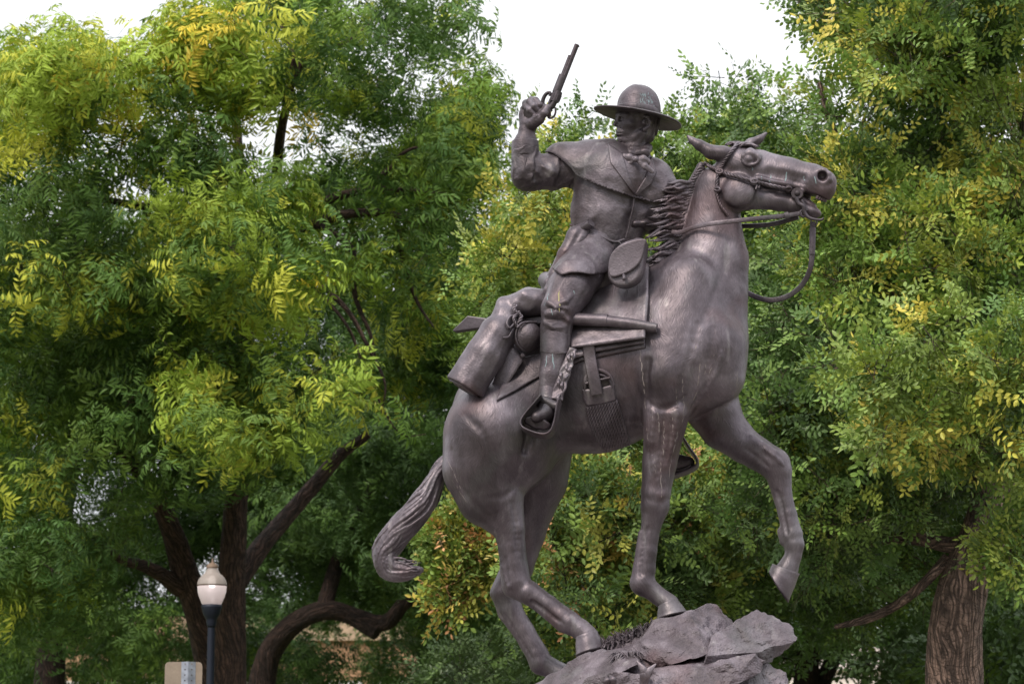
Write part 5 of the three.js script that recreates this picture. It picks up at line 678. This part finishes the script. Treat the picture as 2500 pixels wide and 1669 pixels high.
obj('boot_foot', (() => { const F = field([1600, 1040], [1720, 1180], -290, -120, 0.006); chain(F, [[1610, 1060, -190, 24], [1624, 1120, -195, 24], [1660, 1132, -190, 22], [1680, 1130, -186, 17]], 10); return F.mesh(); })(), B.leather, rider);
obj('boot_sole', [tube(W3([[1640, 1152, -188], [1672, 1148, -184], [1692, 1138, -182]]), 20 * M, 10, { flat: 0.25, up: V(0, 1, 0) })], B.leather, rider);
// holster at the hip with the butt of a second pistol, coat tail behind
obj('holster', (() => { const F = field([1310, 525], [1470, 740], 20, 230, 0.006); chain(F, [[1426, 556, 84, 15], [1408, 578, 92, 25], [1384, 622, 104, 23], [1358, 668, 114, 16], [1337, 708, 120, 9], [1332, 716, 120, 7]], 10, 0.7); chain(F, [[1420, 560, 108, 4], [1380, 630, 124, 3]], 8, 1, -1); folds(F, 0.005, 10, 2); return F.mesh(); })(), B.leather, rider);
obj('pistol_butt', [tube(W3([[1416, 562, 88], [1430, 553, 92], [1442, 546, 96]]), [12 * M, 11 * M, 13 * M], 16), new THREE.CylinderGeometry(10 * M, 10 * M, 3 * M, 20).rotateZ(-1.05).rotateY(-0.6).translate(...P(1443.5, 545, 97).toArray())], B.gun, rider);
obj('coat_tail', (() => { const F = field([1310, 530], [1440, 740], -100, 140, 0.008); chain(F, [[1412, 560, 0, 18], [1392, 610, 10, 20], [1362, 665, 20, 18], [1342, 700, 26, 15]], 14, 2.4); folds(F, 0.007, 9, 8); return F.mesh(); })(), B.cloth, rider);
// hat
{
  const hat = new THREE.Group(); hat.name = numbered('hat'); rider.add(hat);
  const c = P(1556, 284, 18), roll = -0.135, X = V(Math.cos(roll), Math.sin(roll), 0), Y = V(-Math.sin(roll), Math.cos(roll), 0), Z = V(0, 0, 1), put = (x, y, z) => c.clone().addScaledVector(X, x * M).addScaledVector(Y, y * M).addScaledVector(Z, z * M);
  const brim = sheet((u, v) => { const a = u * 2 * Math.PI, r = lerp(40, 111 + 2 * Math.sin(a * 3 + 1), v), e = v * v; const lift = 9 * e * Math.cos(a + 0.3 - Math.PI) - 5 * e * Math.max(0, Math.cos(a)) + 2.5 * e * Math.sin(2 * a + 0.6); return [put(Math.cos(a) * r, 6 + lift - 4 * v, Math.sin(a) * r * 0.8), Y]; }, 72, 14, 4.5 * M);
  obj('hat_brim', brim, B.cloth, hat);
  const F = field([1485, 190], [1630, 300], -60, 100, 0.005); const q = (x, y, z, r) => { const p = put(x, y, z), s = pxOf(p); return [s[0], s[1], p.z / M, r]; }; chain(F, [q(0, 4, 0, 53), q(-2, 34, 0, 47)], 10, 1.1); chain(F, [q(-14, 66, -20, 8), q(0, 78, 0, 6), q(8, 80, 10, 6)], 12, 2, -1); folds(F, 0.006, 7, 5); { const pl = put(0, 4, 0); F.each((p, d) => Math.max(d, -p.clone().sub(pl).dot(Y)), 1e9); }
  obj('hat_crown', F.mesh(), B.cloth, hat); const ring = (y, r, t) => { const pts = []; for (let i = 0; i < 40; i++) { const a = i / 40 * 6.283; pts.push(put(Math.cos(a) * r, y + 1.2 * Math.sin(a * 2), Math.sin(a) * r * 1.1)); } return tube(pts, t * M, 8, { closed: true, steps: 120, flat: 4, up: V(0, 1, 0) }); };
  obj('hat_band', [ring(13, 52.4, 2.0)], B.cloth, hat);
  // verdigris runs on the crown
  const runs = []; for (let i = 0; i < 110; i++) { const x = 1600 - 38 * Math.pow(rnd(), 1.3), y = rr(224, 264), L = rr(1.5, 9), pts = drape([[x, y], [x + rr(-1, 1), y + L / 2], [x + rr(-1, 1), y + L]], 0.15, F); if (pts.every(p => p.z > c.z)) runs.push(tube(pts, [0.2 * M, rr(0.3, 0.8) * M, 0.2 * M], 6, { flat: 0.35, up: F.normal(pts[1], 0.02) })); } obj('verdigris_stain', runs, B.drip, hat);
}
// revolver
const gun = new THREE.Group(); gun.name = numbered('revolver'); statue.add(gun);
{
  const w = 60, A = P(1352, 250, w), T = P(1408, 108, w), ax = T.clone().sub(A).normalize(), L = A.distanceTo(T), sd = V(ax.y, -ax.x, 0).normalize();     // sd: the underside, to the right
  const G = (a, s, z = 0) => A.clone().addScaledVector(ax, a * M).addScaledVector(sd, s * M).addScaledVector(V(0, 0, 1), z * M), l = L / M;
  const oct = (a0, a1, s, r) => tube([G(a0, s), G(a1, s)], r * M, 8, { steps: 2 });
  obj('barrel', [oct(26, l, 1, 6.4), oct(26, l - 32, -3.5, 6.6), oct(26, l - 84, -3.5, 10.8), tube([G(l - 5, 7), G(l - 2, 7)], 2 * M, 8)], B.gun, gun);
  obj('cylinder', [tube([G(2, 1), G(4, 1), G(27, 1), G(30, 1)], [9.5 * M, 11 * M, 11 * M, 9.8 * M], 18), ...[0, 1, 2, 3, 4, 5].map(i => tube([G(6, 1 + 10.6 * Math.cos(i * 1.047), 10.6 * Math.sin(i * 1.047)), G(22, 1 + 10.6 * Math.cos(i * 1.047), 10.6 * Math.sin(i * 1.047))], 2 * M, 6))], B.gun, gun);
  obj('frame', [tube([G(-14, -2), G(-6, 0), G(2, 2), G(30, 8)], [9 * M, 10 * M, 8 * M, 5 * M], 12, { flat: 0.8 }), tube([G(-14, -10), G(0, -10), G(32, -9)], 4 * M, 10)], B.gun, gun);
  obj('hammer', tube(W3([[1338, 262, w], [1326, 254, w], [1327, 240, w], [1335, 228, w], [1343, 226, w], [1342, 234, w]]), [5 * M, 5 * M, 5 * M, 4.6 * M, 4 * M, 3 * M], 10), B.gun, gun);
  obj('grip', tube(W3([[1346, 262, w], [1330, 268, w], [1306, 273, w + 2], [1288, 277, w + 24]]), [10 * M, 11 * M, 12 * M, 14 * M], 16, { steps: 24 }), B.gun, gun);
  obj('trigger_guard', tube(W3([[1352, 260, w], [1344, 270, w], [1338, 281, w + 3], [1341, 288, w + 3], [1350, 286, w], [1356, 276, w], [1356, 262, w]]), 2.6 * M, 8), B.gun, gun);
}
// runs of rain and lime on the bronze
function runs(F, list, mat, name, parent, r0 = 1.5) { const g = []; for (const [x, y, L, dx = 0, r = 1] of list) { const rows = []; const n = Math.max(4, L / 8 | 0); for (let i = 0; i <= n; i++) rows.push([x + dx * i / n + rr(-1.6, 1.6), y + L * i / n + rr(-1, 1)]); const pts = rows.map(q => hit(F, q[0], q[1], -0.15 * M)).filter(Boolean); if (pts.length < 3) continue; const rad = pts.map((_, i) => (i === 0 || i === pts.length - 1 ? 0.25 : rr(0.45, 1.1)) * r0 * r * M * 0.8); g.push(tube(pts, rad, 6, { flat: 0.3, steps: pts.length * 3, up: t => F.normal(pts[Math.round(t * (pts.length - 1))], 0.02) })); } if (g.length) obj(name, g, mat, parent); }
runs(HF, [[1561, 845, 100, 12, 1.3], [1572, 945, 60, 6], [1580, 1040, 70, 6, 0.8], [1606, 1000, 60, 4], [1622, 1020, 90, -2], [1612, 1110, 110, 4, 0.8], [1640, 1000, 60, 3], [1664, 900, 90, 6], [1672, 985, 60, -6], [1656, 1050, 60, -14], [1640, 1110, 60, -6, 0.8], [1712, 880, 70, -10], [1702, 950, 60, -16], [1726, 880, 50, -8, 0.8], [1745, 860, 60, -14, 0.8], [1596, 1100, 60, 6, 0.7], [1700, 838, 14, 0, 1.2], [1800, 900, 50, 0, 0.7], [1088, 1110, 90, 40, 0.7], [1096, 1160, 70, 46, 0.6], [1650, 940, 50, 4, 0.7], [1590, 990, 40, 6, 0.7]], B.chalk, 'lime_run', horse);
runs(HF, [[1882, 424, 22, -2, 1.6], [1921, 412, 32, -4, 1.6], [1963, 425, 22, 2, 1.2], [1990, 428, 22, 4, 1.2], [1860, 428, 14, 0, 1], [1836, 406, 10, 2, 1]], B.drip, 'verdigris_stain', horse);
runs(bodyField, [[1345, 806, 34, 4, 1.8], [1348, 840, 60, 4, 1.6], [1338, 858, 40, -8, 1], [1342, 708, 40, -12, 1], [1400, 708, 10, 3, 1.2], [1346, 745, 30, 2, 1]], B.drip, 'verdigris_stain', rider);
runs(bodyField, [[1365, 709, 52, 2, 1.9]], B.lime, 'lime_run', rider);
// ---------- the bronze crag under the horse ----------
const crag = new THREE.Group(); crag.name = numbered('crag'); statue.add(crag);
function rock(name, front, back, seed, rough = 0.06) { // hull of points, split into facets, roughened
  const g0 = new ConvexGeometry([...front, ...back].map(q => P(...q))); let tris = []; const p0 = g0.attributes.position; for (let i = 0; i < p0.count; i += 3) tris.push([0, 1, 2].map(k => V().fromBufferAttribute(p0, i + k)));
  const cen = tris.flat().reduce((a, p) => a.add(p), V()).divideScalar(tris.length * 3);
  for (let r = 0; r < 12; r++) { const out = []; let split = false; for (const t of tris) { const e = [t[0].distanceTo(t[1]), t[1].distanceTo(t[2]), t[2].distanceTo(t[0])], k = e.indexOf(Math.max(...e)); if (e[k] < 0.024) { out.push(t); continue; } split = true; const a = t[k], b = t[(k + 1) % 3], c = t[(k + 2) % 3], m = a.clone().lerp(b, 0.5); out.push([a, m, c], [m, b, c]); } tris = out; if (!split) break; }
  const pos = []; for (const t of tris) for (const p of t) { const d = p.clone().sub(cen).normalize(); const q = p.clone().addScaledVector(d, rough * (1.3 * fbm(p.x * 4 + seed, p.y * 4, p.z * 4, 4) + 0.9 * Math.abs(fbm(p.x * 7, p.y * 11 + seed, p.z * 7, 3)) - 0.15) + 0.012 * fbm(p.x * 26, p.y * 26, p.z * 26 + seed, 3)); pos.push(q.x, q.y, q.z); }
  const g = new THREE.BufferGeometry(); g.setAttribute('position', new THREE.Float32BufferAttribute(pos, 3)); g.computeVertexNormals();
  // soften: average normals of touching corners that lie within about 35 degrees
  const n = g.attributes.normal, map = new Map(), key = i => Math.round(pos[3 * i] * 2000) + ',' + Math.round(pos[3 * i + 1] * 2000) + ',' + Math.round(pos[3 * i + 2] * 2000); for (let i = 0; i < n.count; i++) { const k = key(i); map.has(k) ? map.get(k).push(i) : map.set(k, [i]); }
  const src = n.array.slice(); for (const l of map.values()) for (const i of l) { let x = 0, y = 0, z = 0; for (const j of l) { const d = src[3 * i] * src[3 * j] + src[3 * i + 1] * src[3 * j + 1] + src[3 * i + 2] * src[3 * j + 2]; if (d > 0.8) { x += src[3 * j]; y += src[3 * j + 1]; z += src[3 * j + 2]; } } const q = Math.hypot(x, y, z) || 1; n.setXYZ(i, x / q, y / q, z / q); }
  return obj(name, boxUV(g), B.rock, crag);
}
rock('boulder', [[1600, 1516, 120], [1640, 1502, 60], [1682, 1493, 110], [1724, 1477, 40], [1742, 1480, 0], [1796, 1514, -20], [1560, 1560, 160], [1640, 1620, 230], [1730, 1596, 210], [1520, 1600, 150]], [[1600, 1640, -60], [1700, 1510, -110], [1560, 1560, -60], [1780, 1600, -80], [1500, 1640, 40]], 3);
rock('boulder', [[1738, 1552, 200], [1800, 1514, 130], [1847, 1494, 70], [1890, 1508, 60], [1941, 1533, 60], [1935, 1564, 90], [1860, 1592, 170], [1730, 1600, 240], [1884, 1620, 120], [1720, 1625, 230]], [[1800, 1640, -60], [1850, 1500, -40], [1920, 1560, -60], [1760, 1560, -60]], 8);
rock('boulder', [[1600, 1632, 260], [1760, 1624, 270], [1850, 1592, 230], [1872, 1612, 210], [1856, 1640, 230], [1760, 1690, 300], [1560, 1700, 300], [1640, 1690, 310]], [[1600, 1640, 0], [1860, 1640, 0], [1700, 1720, 0]], 15);
rock('boulder', [[1888, 1612, 110], [1922, 1640, 110], [1936, 1700, 120], [1800, 1700, 220], [1800, 1640, 180]], [[1780, 1640, -60], [1930, 1700, -60]], 21);
rock('boulder', [[1290, 1680, 150], [1374, 1632, 160], [1428, 1592, 150], [1470, 1584, 130], [1540, 1590, 180], [1560, 1620, 240], [1480, 1660, 260], [1400, 1700, 260], [1300, 1720, 180]], [[1400, 1660, -60], [1520, 1600, -60], [1330, 1700, -40]], 27);
rock('boulder', [[1440, 1655, 280], [1520, 1640, 290], [1580, 1648, 290], [1600, 1720, 300], [1400, 1720, 290]], [[1460, 1700, 100], [1600, 1700, 100]], 33);
rock('boulder', [[1452, 1592, 90], [1590, 1530, 90], [1700, 1500, 60], [1560, 1640, 200], [1700, 1640, 200], [1440, 1660, 190]], [[1460, 1600, -80], [1600, 1530, -90], [1720, 1510, -90], [1700, 1700, -100], [1420, 1700, -80]], 51);
rock('boulder', [[1180, 1760, 280], [1960, 1760, 280], [1960, 1780, -240], [1180, 1780, -240], [1330, 1665, 120], [1900, 1650, 120], [1350, 1665, -120], [1880, 1650, -140], [1620, 1600, 0]], [[1180, 1960, 280], [1990, 1960, 280], [1990, 1960, -260], [1180, 1960, -260]], 40);
{ const gr = []; for (let i = 0; i < 420; i++) { const t = rnd(), x = lerp(1462, 1606, t) + rr(-8, 8), y = lerp(1588, 1536, t) + rr(-4, 16), w = rr(20, 110), h = rr(14, 34), dx = rr(-18, 18); gr.push(tube(W3([[x, y, w], [x + dx * 0.4, y - h * 0.65, w + rr(-4, 8)], [x + dx, y - h * 0.9, w + rr(-6, 14)]]), [4.6 * M, 3.8 * M, 0.8 * M], 4, { steps: 5, flat: 0.5 })); } for (let i = 0; i < 200; i++) { const x = rr(1500, 1560), y = rr(1590, 1615), w = rr(150, 200), dx = rr(-20, 20); gr.push(tube(W3([[x, y, w], [x + dx * 0.5, y + 3, w + 14], [x + dx, y + 14, w + 16]]), [2.5 * M, 2.5 * M, 0.6 * M], 4, { steps: 4 })); } obj('grass_tuft', gr, B.rock, crag); }
{ const lf = []; for (const [x0, y0, x1, y1, b] of [[1572, 1668, 1554, 1612, 10], [1576, 1668, 1602, 1620, -9], [1566, 1668, 1566, 1626, 6], [1486, 1672, 1488, 1648, 8], [1496, 1674, 1480, 1650, -6]]) lf.push(tube(W3([[x0, y0, 300], [(x0 + x1) / 2 + b, (y0 + y1) / 2, 318], [x1, y1, 310]]), [6 * M, 11 * M, 1.5 * M], 10, { flat: 0.35, up: V(0, 0, 1) })); obj('agave_leaf', lf, B.leather, crag); }
{ const y0 = P(1600, 1900, 0).y; obj('pedestal', [new RoundedBoxGeometry(2.6, 0.22, 2.0, 3, 0.02).translate(0.2, y0 - 0.0, 0), new RoundedBoxGeometry(2.4, Math.max(0.3, y0 - 0.35), 1.8, 3, 0.02).translate(0.2, (y0 - 0.35) / 2 + 0.24, 0), new RoundedBoxGeometry(2.9, 0.26, 2.3, 3, 0.02).translate(0.2, 0.13, 0)].map(g => boxUV(g)), new THREE.MeshStandardMaterial({ color: 0xa79a90, roughness: 0.75, bumpMap: clothBump, bumpScale: 0.003 }), statue); }
// ---------- street lamp ----------
{
  const D = 27, top = at(524, 1378, D), s = D / FPX, x0 = at(512, 1660, D).x, t = thing('street_lamp', 'black street lamp with a lit acorn globe in front of the forked trunk', 'street lamp', [lerp(x0, top.x, 0.5), 0, top.z]);
  const iron = new THREE.MeshStandardMaterial({ color: 0x1c2230, roughness: 0.5, metalness: 0.4, bumpMap: tex(128, 128, (u, v) => 0.5 + 0.5 * tfbm(u, v, 20, 3, 2)), bumpScale: 0.001 });
  const yOf = py => at(520, py, D).y, lathe = (rows, m, n, name, seg = 40) => obj(name, new THREE.LatheGeometry(rows.map(([r, py]) => new THREE.Vector2(r * s, yOf(py))), seg), m, t);
  lathe([[0, 1480], [21, 1480], [25, 1477], [25, 1484], [23, 1490], [21, 1500], [15, 1510], [12.5, 1514], [12.5, 1522], [11, 1526], [10.5, 1528], [10.5, 1532], [0, 1532]].reverse(), iron, t, 'fitter');
  const post = new THREE.LatheGeometry([[0.0, 0], [0.2, 0], [0.2, 0.25], [0.17, 0.32], [0.12, 0.7], [0.09, 0.78], [10 * s, 0.84], [9.2 * s, yOf(1530)], [0, yOf(1530)]].map(q => new THREE.Vector2(q[0], q[1])), 32); obj('post', post, iron, t);
  const glass = new THREE.MeshPhysicalMaterial({ color: 0xe8dcdc, roughness: 0.5, transmission: 0.8, thickness: 0, side: THREE.DoubleSide, emissive: 0xffe6d6, emissiveIntensity: 0.04 }), capM = new THREE.MeshPhysicalMaterial({ color: 0xa09690, roughness: 0.5, transmission: 0.35, thickness: 0, side: THREE.DoubleSide });
  lathe([[23, 1477], [26, 1470], [31, 1458], [34.5, 1446], [35.5, 1434], [35.2, 1428]], glass, t, 'globe');
  lathe([[36.2, 1429], [35.8, 1424], [34, 1417], [30, 1410], [24, 1404], [20, 1401], [17, 1396], [14, 1390], [12, 1386]], capM, t, 'globe_cap'); lathe([[35.4, 1431], [36.8, 1430.5], [36.8, 1428], [35.4, 1427.5]], new THREE.MeshStandardMaterial({ color: 0x5a4a40, roughness: 0.6 }), t, 'band');
  lathe([[12, 1387], [14.5, 1386], [14, 1381], [11, 1377], [7, 1374.5], [3, 1373], [2, 1368], [0, 1360]], new THREE.MeshStandardMaterial({ color: 0x8a7464, roughness: 0.6 }), t, 'finial');
  lathe([[0, 1436], [6, 1434], [9, 1428], [9.5, 1420], [8, 1412], [5, 1406], [0, 1404]], new THREE.MeshStandardMaterial({ color: 0xffffff, emissive: 0xffffff, emissiveIntensity: 1.8 }), t, 'bulb', 20);
  lathe([[0, 1480], [5, 1480], [5, 1474], [0, 1474]].reverse(), iron, t, 'socket', 16);
  const l = new THREE.PointLight(0xffffff, 0.11, 0, 2); l.position.set(t.position.x, yOf(1420), t.position.z); l.shadow.radius = 2; l.castShadow = true; scene.add(l);
}
// ---------- the back of a road sign ----------
{
  const D = 22, s = D / FPX, c = at(448, 1616, D), t = thing('road_sign', 'plain tan back of a road sign on a perforated steel post', 'sign', [c.x, 0, c.z], 0.10), yT = at(448, 1616, D).y, hw = 45 * s, H = 0.62, r = 12 * s;
  const sh = new THREE.Shape(); sh.moveTo(-hw + r, 0); sh.lineTo(hw - r, 0); sh.quadraticCurveTo(hw, 0, hw, -r); sh.lineTo(hw, -H + r); sh.quadraticCurveTo(hw, -H, hw - r, -H); sh.lineTo(-hw + r, -H); sh.quadraticCurveTo(-hw, -H, -hw, -H + r); sh.lineTo(-hw, -r); sh.quadraticCurveTo(-hw, 0, -hw + r, 0);
  const tan = new THREE.MeshStandardMaterial({ color: 0xffffff, roughness: 0.5, metalness: 0.35, map: tex(256, 256, (u, v) => { const n = 1 + 0.10 * tfbm(u, v, 8, 4, 7) + 0.05 * tnoise(u, v, 60, 3); return [0.60 * n, 0.54 * n, 0.48 * n]; }, true) });
  obj('sign_plate', boxUV(new THREE.ExtrudeGeometry(sh, { depth: 0.003, bevelEnabled: true, bevelThickness: 0.0015, bevelSize: 0.0015, bevelSegments: 2 }).translate(0, yT, 0)), tan, t);
  const zinc = new THREE.MeshStandardMaterial({ color: 0xffffff, roughness: 0.42, metalness: 0.75, map: tex(256, 256, (u, v) => { const n = 0.82 + 0.25 * tfbm(u, v, 16, 3, 5); return [0.80 * n, 0.82 * n, 0.88 * n]; }, true) });
  const face = (w, rot, dx, dz) => { const q = new THREE.Shape(); q.moveTo(-w / 2, 0); q.lineTo(w / 2, 0); q.lineTo(w / 2, -yT); q.lineTo(-w / 2, -yT); q.closePath(); for (let y = 0.02; y < 1.2; y += 0.0254 * 1.8) { const h = new THREE.Path(); h.absarc(0, -y, 0.0068, 0, Math.PI * 2, true); q.holes.push(h); } return new THREE.ExtrudeGeometry(q, { depth: 0.003, bevelEnabled: false, curveSegments: 10 }).rotateY(rot).translate(dx, yT + 0.003, dz); };
  const a = 0.62, w = 18 * s / Math.cos(a); obj('sign_post', [face(w, -a, 4 * s + 0 * s - 9 * s + 9 * s, 0.028), face(w, a, 4 * s + 15.5 * s, 0.028)].map(g => boxUV(g)), zinc, t);
  obj('bolt', new THREE.CylinderGeometry(0.009, 0.009, 0.02, 6).rotateX(Math.PI / 2).translate(12 * s, yT - 0.3, 0.05), zinc, t);
}
renderer.render(scene, camera);
